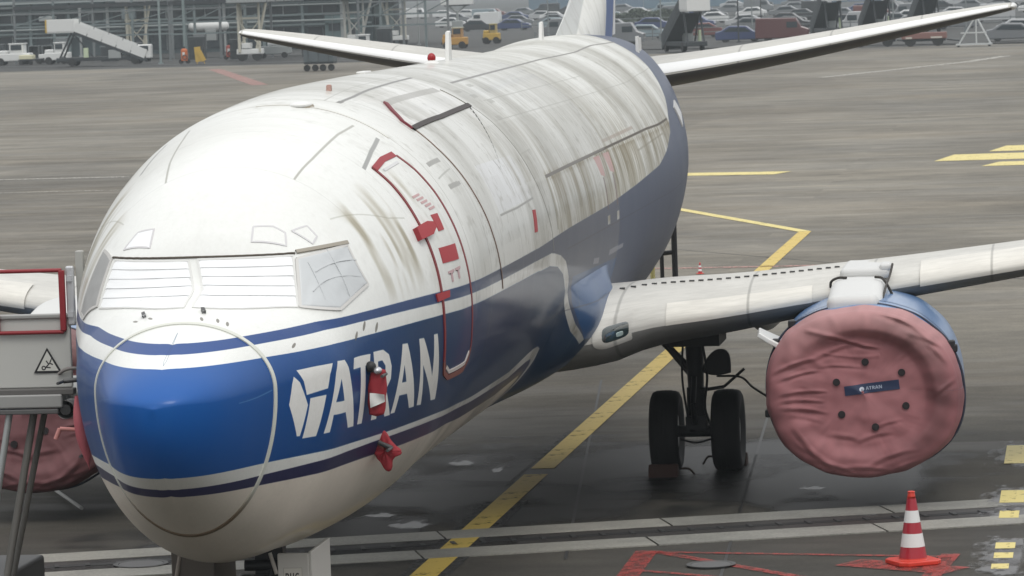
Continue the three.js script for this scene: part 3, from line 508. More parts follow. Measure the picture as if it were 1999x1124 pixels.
{
  const p = hp(5.53, 0.128, 0), g = new THREE.SphereGeometry(0.12, 24, 12).scale(1.3, 0.32, 0.9).translate(p.x, p.y, p.z); part('dome_antenna', g, mWhite, jet); part('antenna_base', new THREE.CylinderGeometry(0.1, 0.12, 0.03, 24).scale(1.25, 1, 0.9).translate(p.x + 0.02, p.y - 0.012, p.z + 0.02), M([0.3, 0.26, 0.2]), jet);
  const q = hp(14.75, 0, 0); part('beacon', new THREE.SphereGeometry(0.05, 20, 14).scale(1.1, 1.15, 1).translate(q.x, q.y + 0.06, 0), M([0.32, 0.01, 0.015], { roughness: 0.25 }), jet); part('beacon_base', new THREE.CylinderGeometry(0.055, 0.12, 0.06, 24).translate(q.x, q.y, 0), mWhite, jet);
  const r = hp(11.3, -0.1, 0); part('flush_antenna', rb(0.4, 0.03, 0.10, r.x, r.y + 0.005, r.z), mWhite, jet);
  const t = hp(26.7, 1.216, 0.0); part('reflection_patch', patch([[26.3, 1.13], [27.0, 1.10], [27.2, 1.22], [26.5, 1.30]], 0.02, 2, 5), M(0.66, { roughness: 0.3 }), jet);  // pale patch on the tail side, a whitish reflection put into colour
}
// probes on the nose
for (const s of [1, -1]) for (const [x, th] of [[2.75, 1.66], [3.2, 2.06]]) { const p = hp(x, s * th, 0), n = hullN(x, s * th); part('pitot_probe', [rod([p.x, p.y, p.z], [p.x + n.x * 0.13, p.y + n.y * 0.13, p.z + n.z * 0.13], 0.022), rod([p.x + n.x * 0.13 + 0.02, p.y + n.y * 0.13, p.z + n.z * 0.13], [p.x + n.x * 0.13 - 0.2, p.y + n.y * 0.13, p.z + n.z * 0.13], 0.014)], mSteel, jet); }

// ------------------------------------------------------------------ wings, tail
const foil = (c, t) => 5 * t * (0.2969 * Math.sqrt(c) - 0.126 * c - 0.3516 * c * c + 0.2843 * c ** 3 - 0.1015 * c ** 4);
function lifter(sections, camber) {                              // sections: [z, xLE, yLE, chord, thickness, incidence]
  const z = sections.map((s) => s[0]), F = [1, 2, 3, 4, 5].map((k) => pchip(z, sections.map((s) => s[k])));
  return (zz, k, off = 0, side = 1) => {
    const [x, y, ch, t, inc] = F.map((f) => f(zz)), at = (kk) => { const c = kk * kk, yy = Math.sign(kk) * foil(c, t) + camber * 4 * c * (1 - c); return [x + ch * (c * Math.cos(inc)), y + ch * (yy - c * Math.sin(inc))]; };
    let [X, Y] = at(k);
    if (off) { const [a, b] = at(Math.min(k + 0.01, 1)), [c, d] = at(Math.max(k - 0.01, -1)), L = Math.hypot(a - c, b - d) || 1; X += off * -(b - d) / L; Y += off * (a - c) / L; }
    return [X, Y, side * zz];
  };
}
const wing = lifter([[0.9, 13.1, 2.0, 7.4, 0.13, 0.025], [2.0, 13.75, 2.08, 6.6, 0.13, 0.025], [2.35, 14.6, 2.13, 5.8, 0.132, 0.025], [3.2, 15.25, 2.19, 5.1, 0.13, 0.025], [4.3, 16.0, 2.29, 4.4, 0.125, 0.022], [5.05, 16.4, 2.36, 4.1, 0.12, 0.02], [6.73, 17.3, 2.53, 3.55, 0.115, 0.018], [10, 19.05, 2.88, 2.7, 0.11, 0.012], [14.44, 21.4, 3.36, 1.6, 0.10, 0.005]], 0.015);
const wgrid = (f, z0, z1, k0, k1, nz, nk, off, side) => gridGeo(nz, nk, (a, b) => { const zz = lerp(z0, z1, a), k = lerp(k0, k1, b); return { p: f(zz, k, off, side), uv: [zz / 14, (k + 1) / 2 * 3] }; });
const wdisc = (z0, z1, k0, k1, off, side) => gridGeo(48, 6, (a, b) => { const f = a * 2 * Math.PI, q = (v) => Math.sign(v) * Math.pow(Math.abs(v), 0.5), zz = lerp(z0, z1, 0.5 + 0.5 * b * q(Math.cos(f))), k = lerp(k0, k1, 0.5 + 0.5 * b * q(Math.sin(f))); return { p: wing(zz, k, off - (b === 1 ? off : 0), side), uv: [zz / 14, (k + 1) / 2 * 3] }; }, true);
for (const side of [1, -1]) {
  const w = part('wing', wgrid(wing, 0.9, 14.44, -0.03, 1, 60, 40, 0, side), mWing, jet);
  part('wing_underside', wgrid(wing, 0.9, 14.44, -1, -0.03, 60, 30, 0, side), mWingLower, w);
  part('wing_tip', gridGeo(20, 20, (a, b) => { const k = -1 + 2 * a, p = wing(14.44, k, 0, side), q = wing(14.44, k * 0.9, 0, side); return { p: [lerp(p[0], q[0], b), p[1], p[2] + side * 0.25 * Math.sin(b * Math.PI / 2) * (1 - k ** 4)] }; }), mWing, w);
  part('leading_edge_flap', wgrid(wing, 2.62, 4.25, -0.03, 0.20, 24, 14, 0.012, side), mWingEdge, w);
  part('leading_edge_slat', wgrid(wing, 5.5, 9.4, -0.05, 0.36, 24, 14, 0.018, side), mWingEdge, w); part('leading_edge_slat', wgrid(wing, 9.46, 13.6, -0.05, 0.36, 24, 14, 0.018, side), mWingEdge, w);
  for (const z of [3.4, 7.6, 10.2]) { const p = wing(z, -0.75, 0, side), q = wing(z, 1, 0, side); part('flap_track_fairing', new THREE.SphereGeometry(1, 20, 12).scale(1.5, 0.22, 0.2).translate(q[0] - 0.3, p[1] - 0.12, side * z), mGrey, w); }
  const sp = []; for (let i = 0; i < 24; i++) { const z = 2.05 + i * 0.105, a = wing(z, 0.46, 0.006, side), b = wing(z + 0.055, 0.47, 0.006, side); sp.push(bx(0.05, 0.02, 0.06, (a[0] + b[0]) / 2, (a[1] + b[1]) / 2, (a[2] + b[2]) / 2)); }
  part('rivet_slots', sp, M(0.06), w).userData.kind = 'stuff';
  // landing light set into the root leading edge
  part('light_surround', wdisc(1.9, 2.42, -0.11, 0.20, 0.012, side), mWing, w);
  part('landing_light', wdisc(1.99, 2.26, -0.055, 0.105, 0.017, side), MP([0.03, 0.045, 0.045], { roughness: 0.06, clearcoat: 1 }), w);
  part('lamp', wdisc(2.13, 2.20, -0.025, 0.02, 0.021, side), M([0.5, 0.62, 0.6], { roughness: 0.15, metalness: 0.4 }), w);
}
const stab = lifter([[0.3, 30.7, 4.58, 4.3, 0.125, -0.03], [1.0, 31.1, 4.65, 3.95, 0.125, -0.03], [6.1, 34.0, 5.44, 1.5, 0.11, -0.03], [6.35, 34.25, 5.48, 1.2, 0.10, -0.03]], 0);
for (const side of [1, -1]) {
  const t = part('tailplane', wgrid(stab, 0.3, 6.35, -0.02, 1, 30, 30, 0, side), MP([0.70, 0.70, 0.68], { map: wingMap, roughness: 0.45 }), jet);
  part('tailplane_underside', wgrid(stab, 0.3, 6.35, -1, -0.02, 30, 24, 0, side), M([0.085, 0.082, 0.08], { roughness: 0.55 }), t);  // grey skin made darker still, underside shade put into its colour
  part('leading_edge', wgrid(stab, 0.9, 6.3, 0.02, 0.24, 30, 8, 0.010, side), MP([0.80, 0.80, 0.79], { roughness: 0.35 }), t);
  part('tip_cap', new THREE.SphereGeometry(1, 20, 12).scale(0.62, 0.06, 0.08).translate(34.85, 5.49, side * 6.35), mWhite, t);
}
{
  const finMap = canvas(512, 512, (c, w) => {
    const X = (x) => (x - 25) / 12 * w, Y = (y) => (1 - (y - 5) / 7) * w;
    c.fillStyle = '#e6e6e1'; c.fillRect(0, 0, w, w);
    c.fillStyle = '#c2c4c2'; c.beginPath(); c.moveTo(X(25), Y(5)); c.lineTo(X(26.2), Y(5)); c.lineTo(X(28.55), Y(5.86)); c.lineTo(X(34.6), Y(11.3)); c.lineTo(X(33), Y(11.5)); c.lineTo(X(25), Y(6)); c.fill();
    c.fillStyle = '#40609a'; c.beginPath(); c.moveTo(X(29.85), Y(5)); c.lineTo(X(31.95), Y(5)); c.lineTo(X(32.4), Y(7)); c.lineTo(X(34.6), Y(11.3)); c.lineTo(X(33.8), Y(11.3)); c.lineTo(X(30.4), Y(7)); c.fill();
    for (let i = 0; i < 500; i++) { c.fillStyle = `rgba(120,118,105,${0.05 + 0.06 * rnd()})`; c.fillRect(rnd() * w, rnd() * w, 2 + 5 * rnd(), 20 + 60 * rnd()); }
  });
  finMap.wrapS = finMap.wrapT = THREE.ClampToEdgeWrapping;
  const ys = [5.0, 5.4, 5.86, 6.6, 8, 11.13], le = pchip(ys, [24.6, 26.05, 27.78, 29.9, 31.1, 33.6]), te = pchip(ys, [33.3, 33.4, 33.55, 33.8, 34.3, 35.9]), th = pchip(ys, [0.62, 0.6, 0.56, 0.5, 0.42, 0.22]);
  const gf = (b0, b1, k0, k1) => gridGeo(40, 40, (a, b) => { const y = lerp(b0, b1, b), s = lerp(k0, k1, a), c = s * s, ch = te(y) - le(y); const x = le(y) + c * ch, z = Math.sign(s) * th(y) * foil(c, 1) * (y < 6.6 ? Math.pow(sstep(0, 0.45, c), 0.7) * 0.85 + 0.15 : 1); return { p: [x, y, z], uv: [(x - 25) / 12, (y - 5) / 7] }; });
  const mFin = MP(1, { map: finMap, roughness: 0.4 });
  const f = part('tail_fin', gf(5.0, 11.13, -0.9, 0.9), mFin, jet);
  part('rudder', [gf(5.28, 11.0, 0.906, 1), gf(5.28, 11.0, -1, -0.906)], MP([0.66, 0.67, 0.68], { roughness: 0.45 }), f);
}
// wing-body fairing
{
  const se = (v, p) => Math.sign(v) * Math.pow(Math.abs(v), p);
  for (const s of [1, -1]) {
    part('wing_root_fairing', gridGeo(80, 40, (a, b) => { const x = lerp(12.0, 16.98, a), y = lerp(1.27, 2.78, b), t = Math.sqrt(x), th = thAt(x, y), p = hull(x, th), o = 0.40 * sstep(12.0, 13.9, x) * (1 - sstep(15.2, 16.9, x)) * Math.pow(Math.sin(Math.PI * Math.pow(b, 1.15)), 0.85); return { p: [p.x, p.y, s * (p.z + o - 0.012)], uv: uvOf(1, x, s * th) }; }), skin[1], jet);
  }
}
// ------------------------------------------------------------------ engines
const OUT = [[1.42, 3.80], [1.77, 3.86], [2.04, 4.04], [2.22, 4.36], [2.29, 4.69], [2.31, 4.98], [2.27, 5.27], [2.11, 5.62], [1.82, 5.90], [1.47, 6.02], [1.14, 6.03], [0.84, 5.96], [0.64, 5.75], [0.47, 5.45], [0.37, 5.1], [0.36, 4.75], [0.46, 4.34], [0.71, 4.0], [1.0, 3.85]];
const EC = [1.36, 4.92], polar = OUT.map(([y, z]) => [Math.atan2(y - EC[0], z - EC[1]), Math.hypot(y - EC[0], z - EC[1])]).sort((a, b) => a[0] - b[0]);
function Rcov(phi) {
  let s = 0, w = 0; for (const [p, r] of polar) { let d = Math.abs(p - phi) % (2 * Math.PI); if (d > Math.PI) d = 2 * Math.PI - d; const k = Math.exp(-(d * d) / (2 * 0.17 * 0.17)); s += k * r; w += k; } return 0.985 * s / w;
}
const CREASE = [[-0.72, 0.30, 0.35, 0.26, 0.022, 0.035], [-0.66, 0.20, 0.22, 0.24, 0.018, 0.028], [-0.62, 0.02, 0.05, 0.26, 0.016, 0.030], [-0.64, -0.07, -0.02, 0.25, 0.015, 0.034], [-0.62, -0.16, -0.12, 0.27, 0.018, 0.036], [-0.60, -0.25, -0.2, 0.2, 0.016, 0.02], [-0.30, 0.50, 0.55, 0.32, 0.03, 0.03], [-0.1, 0.60, -0.22, 0.34, 0.022, 0.035], [0.05, 0.55, -0.12, 0.2, 0.014, 0.02],
  [0.62, 0.70, -0.75, 0.30, 0.025, 0.034], [0.70, 0.58, -0.55, 0.26, 0.022, 0.03], [0.52, 0.80, -0.5, 0.26, 0.022, 0.03], [0.80, 0.42, -0.9, 0.2, 0.02, 0.028], [0.40, 0.88, -0.35, 0.25, 0.02, 0.026], [0.86, 0.05, 0.6, 0.16, 0.02, 0.025], [-0.50, -0.68, -0.75, 0.30, 0.03, 0.034], [-0.35, -0.80, -0.45, 0.30, 0.024, 0.032], [-0.05, -0.86, -0.05, 0.36, 0.026, 0.032], [0.25, -0.74, 0.45, 0.34, 0.024, 0.028], [0.42, -0.84, 0.5, 0.26, 0.02, 0.026], [-0.62, -0.50, -1.0, 0.22, 0.024, 0.028],
  [-0.22, -0.48, -0.3, 0.2, 0.03, 0.02], [0.1, -0.5, 0.3, 0.24, 0.026, 0.022], [0.22, -0.36, 0.45, 0.2, 0.02, 0.016], [-0.2, 0.3, 0.06, 0.3, 0.02, 0.014]];
const weave = canvas(64, 64, (c, w) => { const im = c.createImageData(w, w); for (let i = 0; i < w * w; i++) { const x = i % w, y = (i / w) | 0, g = 120 + 50 * Math.sin(x * Math.PI / 4) * Math.cos(y * Math.PI / 4) + 50 * (hash(x, y) - 0.5); im.data.set([g, g, g, 255], i * 4); } c.putImageData(im, 0, 0); }, false);
weave.repeat.set(9, 9);
const coverMat = M(1, { vertexColors: true, roughness: 0.7, bumpMap: weave, bumpScale: 0.003 });
const coverLabel = canvas(256, 48, (c, w, h) => { c.fillStyle = '#22304f'; c.fillRect(0, 0, w, h); c.fillStyle = '#c3c9d4'; c.beginPath(); c.arc(80, 25, 11, 0, 7); c.fill(); c.fillStyle = '#22304f'; c.fillRect(79, 24, 3, 14); c.font = 'bold 24px sans-serif'; c.fillStyle = '#aab3c2'; c.fillText('ATRAN', 98, 33); });
for (const side of [1, -1]) {
  const Z = (z) => side * z, sx = 14.2;
  const ring = (x, k, dy = 0, dz = 0) => (phi) => { const r = Rcov(phi) * k; return [x, EC[0] + dy + r * Math.sin(phi), Z(EC[1] + dz + r * Math.cos(phi))]; };
  const st = [[14.40, 0.93], [14.46, 0.955], [14.55, 0.975], [14.7, 0.99], [15.1, 1.0], [15.8, 1.0], [16.5, 0.97], [17.2, 0.89], [17.9, 0.74]];
  const kx = pchip(st.map((s) => s[0]), st.map((s) => s[1]));
  const e = part('engine_nacelle', gridGeo(96, 50, (a, b) => { const x = lerp(14.40, 17.9, b); return { p: ring(x, kx(x), 0.02 + (x - 14.2) * 0.03)(a * 2 * Math.PI) }; }, true), mNacelle, jet);
  part('exhaust_nozzle', new THREE.CylinderGeometry(0.36, 0.55, 1.4, 40, 1, true).rotateZ(-Math.PI / 2).translate(18.3, 1.45, Z(4.92)), mSteel, e);
  part('cowl_seam', gridGeo(96, 2, (a, b) => { const x = 15.02 + 0.03 * b; return { p: ring(x, kx(x) + 0.003, 0.02 + (x - 14.2) * 0.03)(a * 2 * Math.PI) }; }), M([0.05, 0.07, 0.14]), e);
  // strake on the inboard side
  { const s = new THREE.Shape([[0, 0], [0.75, 0], [0.62, 0.34], [0.12, 0.30], [0.02, 0.16]].map((q) => new THREE.Vector2(...q))); const g = new THREE.ExtrudeGeometry(s, { depth: 0.03, bevelEnabled: true, bevelSize: 0.012, bevelThickness: 0.012 }); g.rotateX(side * -1.08); part('nacelle_strake', g.translate(14.6, 1.84, Z(3.97)), mWhite, e); }
  // pylon over the wing leading edge
  { const p = part('engine_pylon', gridGeo(24, 20, (a, b) => { const x = lerp(14.75, 18.6, b), yt = lerp(2.36, 2.52, sstep(14.75, 16.0, x)) - 0.25 * sstep(17.2, 18.6, x), w = 0.33 * (0.85 + 0.15 * sstep(14.7, 15.3, x)), f = a * Math.PI * 2, s = Math.sin(f), c = Math.cos(f), q = (v) => Math.sign(v) * Math.pow(Math.abs(v), 0.45); return { p: [x, lerp(yt, 2.0, 0.5 - 0.5 * q(s)), Z(4.80 + w * q(c))] }; }, true), mPylon, e);
    part('pylon_front', rb(0.30, 0.30, 0.60, 14.85, 2.28, Z(4.80), 0.10, 4), mPylon, p); }
  if (side > 0) part('pylon_cap', [rb(1.4, 0.13, 0.60, 17.1, 2.555, 4.86, 0.06, 3), rb(0.4, 0.09, 0.14, 16.6, 2.62, 5.10, 0.04)], mPylon, e);
  // cloth cover over the intake
  const cv = thing('engine_cover', side > 0 ? 'faded red cloth cover with navy label over the port engine intake' : 'red cloth cover on the starboard engine half hidden behind the nose', 'engine cover', [14.2, 0.36, Z(4.92)]);
  const nr = 90, nphi = 260, pos = [], col = [], idx = [], N = new ImprovedNoise();
  for (let j = 0; j <= nr; j++) for (let i = 0; i <= nphi; i++) {
    const t = j / nr, phi = i / nphi * 2 * Math.PI, R = Rcov(phi), cs = Math.cos(phi), sn = Math.sin(phi);
    let rho, x;
    const T = t * 1.5;                                            // 0..1 face, 1..1.5 wrap round the lip
    const inset = 0.10 * (0.35 + 0.65 * sstep(-0.5, 0.8, Math.cos(phi - 0.75)));
    if (T <= 0.62) { rho = T; x = inset; } else if (T <= 0.78) { rho = T; const s = sstep(0.62, 0.78, T); x = inset * (1 - s) - 0.02 * s; } else if (T < 1) { const s = (T - 0.78) / 0.22; rho = lerp(0.78, 0.985, Math.sin(s * Math.PI / 2)); x = -0.02 + 0.14 * (1 - Math.cos(s * Math.PI / 2)); } else { const s = (T - 1) / 0.5; rho = lerp(0.985, 1.02, Math.sin(Math.min(1, s * 2) * Math.PI / 2)); x = 0.12 + s * 0.42; }
    // wrinkles: gathers on the rim, a few long pulls across the face
    const px = rho * cs, py = rho * sn, g = sstep(0.3, 0.75, rho) * (1 - 0.5 * sstep(1, 1.5, T));
    const fold = N.noise(phi * 4.2 + 3 * side + 0.8 * rho, rho * 2.6, 2), fine = N.noise(phi * 11 + 2 * N.noise(px * 2, py * 2, 7), rho * 3.4, 9), left = 0.35 + 0.65 * sstep(0.2, 1, -cs) + 0.55 * sstep(0.3, 0.9, sn) * sstep(0, 0.7, cs);
    let h = g * left * (0.050 * fold + 0.014 * fine * (0.3 + fold * fold * 3)) + 0.030 * N.noise(px * 3.2 + 1.6 * py, py * 5, 5) * (1 - 0.5 * g);
    h += 0.020 * Math.exp(-(((py - 0.62 + 0.12 * px) / 0.03) ** 2)) * sstep(0.3, -0.3, px - 0.05) * (px > -0.6 ? 1 : 0) + 0.012 * Math.exp(-(((py - 0.42) / 0.02) ** 2)) * (Math.abs(px + 0.1) < 0.3 ? 1 : 0);
    for (const [cx, cy, ang, len, wd, amp] of CREASE) { const ca = Math.cos(ang), sa = Math.sin(ang), dx = side * 0 + px - cx, dy = py - cy, l = dx * ca + dy * sa, q = -dx * sa + dy * ca + 0.25 * l * l / len * 0.3; if (Math.abs(l) < len && Math.abs(q) < wd * 4) { const e = 1 - (l / len) ** 2; h += 0.72 * amp * e * (Math.exp(-((q / wd) ** 2)) - 0.7 * Math.exp(-(((q + wd * 1.5) / wd) ** 2))); } }
    if (T > 1) { rho += 0.6 * h; x += 0.02 * fold; } else x -= h;
    pos.push(x, EC[0] - 0.36 + R * rho * sn, side * R * rho * cs);
    const fade = 0.5 + 0.5 * N.noise(px * 1.7, py * 1.7, 20), dark = 0.30 * sstep(0.35, -0.9, -px * 0.3 + py * -0.0) * 0, st = sstep(0.55, 0.8, rho) * (1 - sstep(0.84, 0.97, rho)) * sstep(-0.2, 0.8, cs) * 0.32 + sstep(0.9, 1.02, rho) * sstep(0.2, 0.9, -sn) * 0.28 + 0.1 * fine;  // st paints shade of the lip recess and lower rim into the cloth
    const gain = (side > 0 ? 1 : 0.5) * (0.9 + 0.2 * vn(px * 14 + 40, py * 14 + 40)) * (1 - 0.35 * sstep(0.45, 0.8, vn(px * 2.6 + 9, py * 2.6 + 3)) * sstep(0.1, 0.9, px * 0.7 - py * 0.7));  // starboard cover darker: its shade is multiplied into the colour
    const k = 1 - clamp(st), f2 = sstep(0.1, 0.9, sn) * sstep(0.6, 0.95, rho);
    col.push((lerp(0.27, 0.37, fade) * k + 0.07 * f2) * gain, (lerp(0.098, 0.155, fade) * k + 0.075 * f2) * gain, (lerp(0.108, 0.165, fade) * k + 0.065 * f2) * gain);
  }
  for (let j = 0; j < nr; j++) for (let i = 0; i < nphi; i++) { const a = j * (nphi + 1) + i, b = a + 1, c = a + nphi + 1, d = c + 1; idx.push(a, b, d, a, d, c); }
  const g = new THREE.BufferGeometry(); g.setAttribute('position', new THREE.Float32BufferAttribute(pos, 3)); g.setAttribute('color', new THREE.Float32BufferAttribute(col, 3)); g.setAttribute('uv', new THREE.Float32BufferAttribute(Float32Array.from({ length: pos.length / 3 * 2 }, (_, q) => pos[(q >> 1) * 3 + (q & 1 ? 1 : 2)]), 2)); g.setIndex(idx); g.computeVertexNormals();
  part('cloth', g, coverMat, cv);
  const faceX = (y, z) => { let best = 9, x = 0; for (let i = 0; i < pos.length; i += 3) { if (pos[i] > 0.12) continue; const d = (pos[i + 1] - y) ** 2 + (pos[i + 2] - z) ** 2; if (d < best) { best = d; x = pos[i]; } } return x; };
  for (const [y, z] of [[1.7, 4.95], [1.57, 5.36], [1.48, 4.62], [1.19, 5.4], [1.11, 4.67], [0.96, 5.05]]) part('vent_hole', new THREE.CylinderGeometry(0.042, 0.042, 0.03, 20).rotateZ(Math.PI / 2).translate(faceX(y - 0.36, side * (z - 4.92)) - 0.004, y - 0.36, side * (z - 4.92)), M([0.012, 0.008, 0.01]), cv);
  const lb = part('label', gridGeo(30, 6, (a, b) => { const z = -0.31 + 0.62 * a, y = -0.055 + 0.11 * b, Y = 1.045 + y + 0.10 * z, Zz = side * 0.10 + z - 0.1 * y; return { p: [faceX(Y, Zz) - 0.008, Y, Zz], uv: [a, b] }; }), M(1, { map: coverLabel }), cv);
  const cord = []; for (let i = 0; i <= 60; i++) { const phi = i / 60 * 2 * Math.PI, R = Rcov(phi) * 1.03; cord.push([0.56, EC[0] - 0.36 + R * Math.sin(phi), side * R * Math.cos(phi)]); }
  part('tie_cord', tube(cord, 0.016, 200, 6), M([0.03, 0.035, 0.06]), cv);
  for (const phi of [2.65, 2.4, -2.9, 0.45, 0.4]) { const R = Rcov(phi) * 1.04; part('buckle', rb(0.10, 0.09, 0.09, 0.55, EC[0] - 0.36 + R * Math.sin(phi), side * R * Math.cos(phi), 0.02), mBlackGear, cv); }
}
// strap laid over the port pylon
part('cord', [tube([[16.2, 2.36, 4.465], [16.15, 2.48, 4.47], [16.1, 2.53, 4.55], [16.05, 2.535, 4.66]], 0.016), tube([[16.0, 2.54, 5.0], [15.95, 2.53, 5.08], [15.9, 2.47, 5.135], [15.9, 2.34, 5.20]], 0.016), tube([[16.4, 2.66, 5.19], [16.2, 2.56, 5.17], [15.8, 2.46, 5.14], [15.4, 2.36, 5.12], [14.9, 2.2, 5.06]], 0.014)], M([0.03, 0.025, 0.02]), tag(thing('tie_rope', 'dark rope tied around the white pylon above the port engine', 'rope', [16.2, 2.4, 4.9]), 'dark rope tied around the white pylon above the port engine', 'rope').translateX(0)).position.set(-16.2, -2.4, -4.9);
// ------------------------------------------------------------------ landing gear
function tyreGeo(R, w) {
  const p = [[R * 0.52, -w * 0.36], [R * 0.72, -w * 0.48], [R * 0.86, -w * 0.5], [R * 0.95, -w * 0.44], [R * 0.99, -w * 0.32], [R, -w * 0.24], [R * 0.985, -w * 0.22], [R, -w * 0.2], [R * 1.004, -w * 0.07], [R * 0.985, -w * 0.05], [R * 1.004, -w * 0.03], [R * 1.004, w * 0.05], [R * 0.985, w * 0.07], [R * 1.004, w * 0.09], [R, w * 0.22], [R * 0.985, w * 0.24], [R * 0.99, w * 0.32], [R * 0.95, w * 0.44], [R * 0.86, w * 0.5], [R * 0.72, w * 0.48], [R * 0.52, w * 0.36]];
  return new THREE.LatheGeometry(p.map((q) => new THREE.Vector2(...q)), 64).rotateX(Math.PI / 2);
}
const hubMat = M([0.35, 0.35, 0.35], { metalness: 0.5, roughness: 0.45 });
for (const side of [1, -1]) {
  const z0 = side * 2.615, gp = part('main_gear_leg', [rod([18.28, 0.55, z0], [18.2, 2.1, z0], 0.085, 0.13, 20), rod([18.28, 0.5, z0], [18.28, 1.05, z0], 0.12, 0.12, 20), rod([18.28, 0.5, z0 - 0.42], [18.28, 0.5, z0 + 0.42], 0.075), bx(0.28, 0.16, 0.26, 18.25, 0.62, z0)], mBlackGear, jet);
  for (const dz of [-0.385, 0.385]) { const w = part('wheel', tyreGeo(0.51, 0.365).translate(18.28, 0.505, z0 + dz), mRubber, gp); part('rim', new THREE.CylinderGeometry(0.25, 0.25, 0.26, 32).rotateX(Math.PI / 2).translate(18.28, 0.505, z0 + dz), hubMat, gp); }
  part('side_brace', [rod([18.3, 1.20, z0], [18.35, 1.85, z0 - side * 0.62], 0.045), rod([18.3, 1.16, z0 - side * 0.04], [18.35, 1.80, z0 - side * 0.55], 0.03)], mSteel, gp);
  part('torque_link', [rod([18.0, 0.62, z0], [17.82, 0.9, z0], 0.035), rod([17.82, 0.9, z0], [18.05, 1.2, z0], 0.035)], mBlackGear, gp);
  part('brake_lines', [tube([[18.1, 1.7, z0 + 0.1], [18.08, 1.2, z0 + 0.16], [18.1, 0.8, z0 + 0.12], [18.1, 0.55, z0 + 0.2]], 0.016), tube([[18.1, 1.75, z0 - 0.12], [18.07, 1.2, z0 - 0.15], [18.1, 0.7, z0 - 0.1]], 0.014), tube([[18.1, 0.42, z0 - 0.2], [18.05, 0.38, z0], [18.1, 0.42, z0 + 0.2]], 0.014)], mBlackGear, gp);
  const sh = new THREE.Shape(); sh.moveTo(0, 0); sh.bezierCurveTo(0.02, 0.05, 0.10, 0.26, 0.24, 0.25); sh.bezierCurveTo(0.36, 0.25, 0.34, 0.08, 0.34, -0.02); sh.bezierCurveTo(0.2, -0.06, 0.08, -0.05, 0, 0);
  part('gear_door', new THREE.ExtrudeGeometry(sh, { depth: 0.05, bevelEnabled: true, bevelSize: 0.015, bevelThickness: 0.015 }).scale(side, 1, 1).rotateY(-Math.PI / 2).translate(18.15, 1.27, z0 + side * 0.1), mBlackGear, gp);
  part('door_link', [rod([18.15, 1.02, z0 + side * 0.06], [18.15, 1.06, z0 + side * 0.36], 0.022), rod([18.15, 1.06, z0 + side * 0.36], [18.15, 1.28, z0 + side * 0.62], 0.018)], mBlackGear, gp);
  part('gear_well', bx(1.0, 0.3, 0.7, 18.3, 1.75, z0), M(0.04), gp);
}
{
  const cb = thing('cable', 'thin black cable running from the port main gear leg to the port engine', 'cable', [18.1, 1.2, 2.9]);
  part('lead', tube([[0, 0.0, 0.0], [-0.3, 0.02, 0.28], [-1.3, -0.02, 0.55], [-2.9, -0.02, 0.93]], 0.014), M(0.015), cb);
  const x0 = 4.15, g = part('nose_gear_leg', [rod([x0, 0.35, 0], [x0 + 0.15, 1.5, 0], 0.06, 0.09, 16), rod([x0, 0.345, -0.26], [x0, 0.345, 0.26], 0.05)], mBlackGear, jet);
  for (const dz of [-0.19, 0.19]) part('wheel', tyreGeo(0.345, 0.2).translate(x0, 0.345, dz), mRubber, g);
  part('steering_links', [rod([x0 - 0.12, 0.95, -0.16], [x0 - 0.1, 0.95, 0.2], 0.05), rod([x0 - 0.1, 0.98, 0.1], [x0 - 0.18, 0.55, 0.05], 0.035), bx(0.16, 0.42, 0.26, x0 - 0.02, 0.92, 0.06), bx(0.1, 0.16, 0.4, x0 - 0.08, 0.78, 0.0)], mBlackGear, g);
  part('nose_gear_door', [rb(0.06, 0.75, 0.40, 3.62, 0.78, -0.545, 0.02), rb(0.9, 0.7, 0.03, 4.05, 0.80, -0.36, 0.01)], M([0.075, 0.062, 0.05], { roughness: 0.6 }), jet);
  part('door_strut', rod([3.6, 1.12, -0.66], [3.56, 0.78, -0.72], 0.02), M([0.22, 0.19, 0.16]), jet);
  const d = part('nose_gear_door', [rb(0.05, 0.72, 0.29, 3.62, 0.755, 0.375, 0.015), rb(0.9, 0.72, 0.03, 4.05, 0.77, 0.53, 0.01)], M([0.58, 0.56, 0.52], { roughness: 0.5 }), jet);
  const reg = canvas(128, 128, (c) => { c.clearRect(0, 0, 128, 128); c.fillStyle = '#8d8880'; c.fillRect(0, 0, 128, 128); c.fillStyle = '#d3cfc6'; c.fillRect(2, 2, 124, 124); c.fillStyle = '#33312e'; c.font = 'bold 58px sans-serif'; c.save(); c.translate(8, 92); c.scale(0.86, 1.35); c.fillText('BUC', 0, 0); c.restore(); });
  part('registration_letters', new THREE.PlaneGeometry(0.17, 0.17).rotateY(-Math.PI / 2).translate(3.592, 0.90, 0.37), M(1, { map: reg }), d);
  part('door_strut', rod([3.62, 1.12, 0.16], [3.6, 0.93, 0.22], 0.018), M([0.4, 0.37, 0.33]), jet);
}
// wheel chocks and hose at the port wheels
{
  const t = thing('wheel_chock', 'rusty brown chock against the inner port main wheel', 'chock', [17.62, 0, 2.23]);
  const s = new THREE.Shape([[0, 0], [0.30, 0], [0.27, 0.05], [0.15, 0.13], [0.09, 0.13]].map((q) => new THREE.Vector2(...q)));
  part('wedge', new THREE.ExtrudeGeometry(s, { depth: 0.34, bevelEnabled: true, bevelSize: 0.012, bevelThickness: 0.012 }).translate(0, 0.012, -0.17), M([0.065, 0.032, 0.025], { roughness: 0.75 }), t);
  part('rope', tube([[0.1, 0.1, 0.22], [0.05, 0.1, 0.32], [0.15, 0.02, 0.38]], 0.014), M([0.05, 0.03, 0.02]), t);
  const u = dup(t, 'wheel_chock', 'brown chock behind the outer port main wheel', [18.95, 0, 3.0], Math.PI);
}
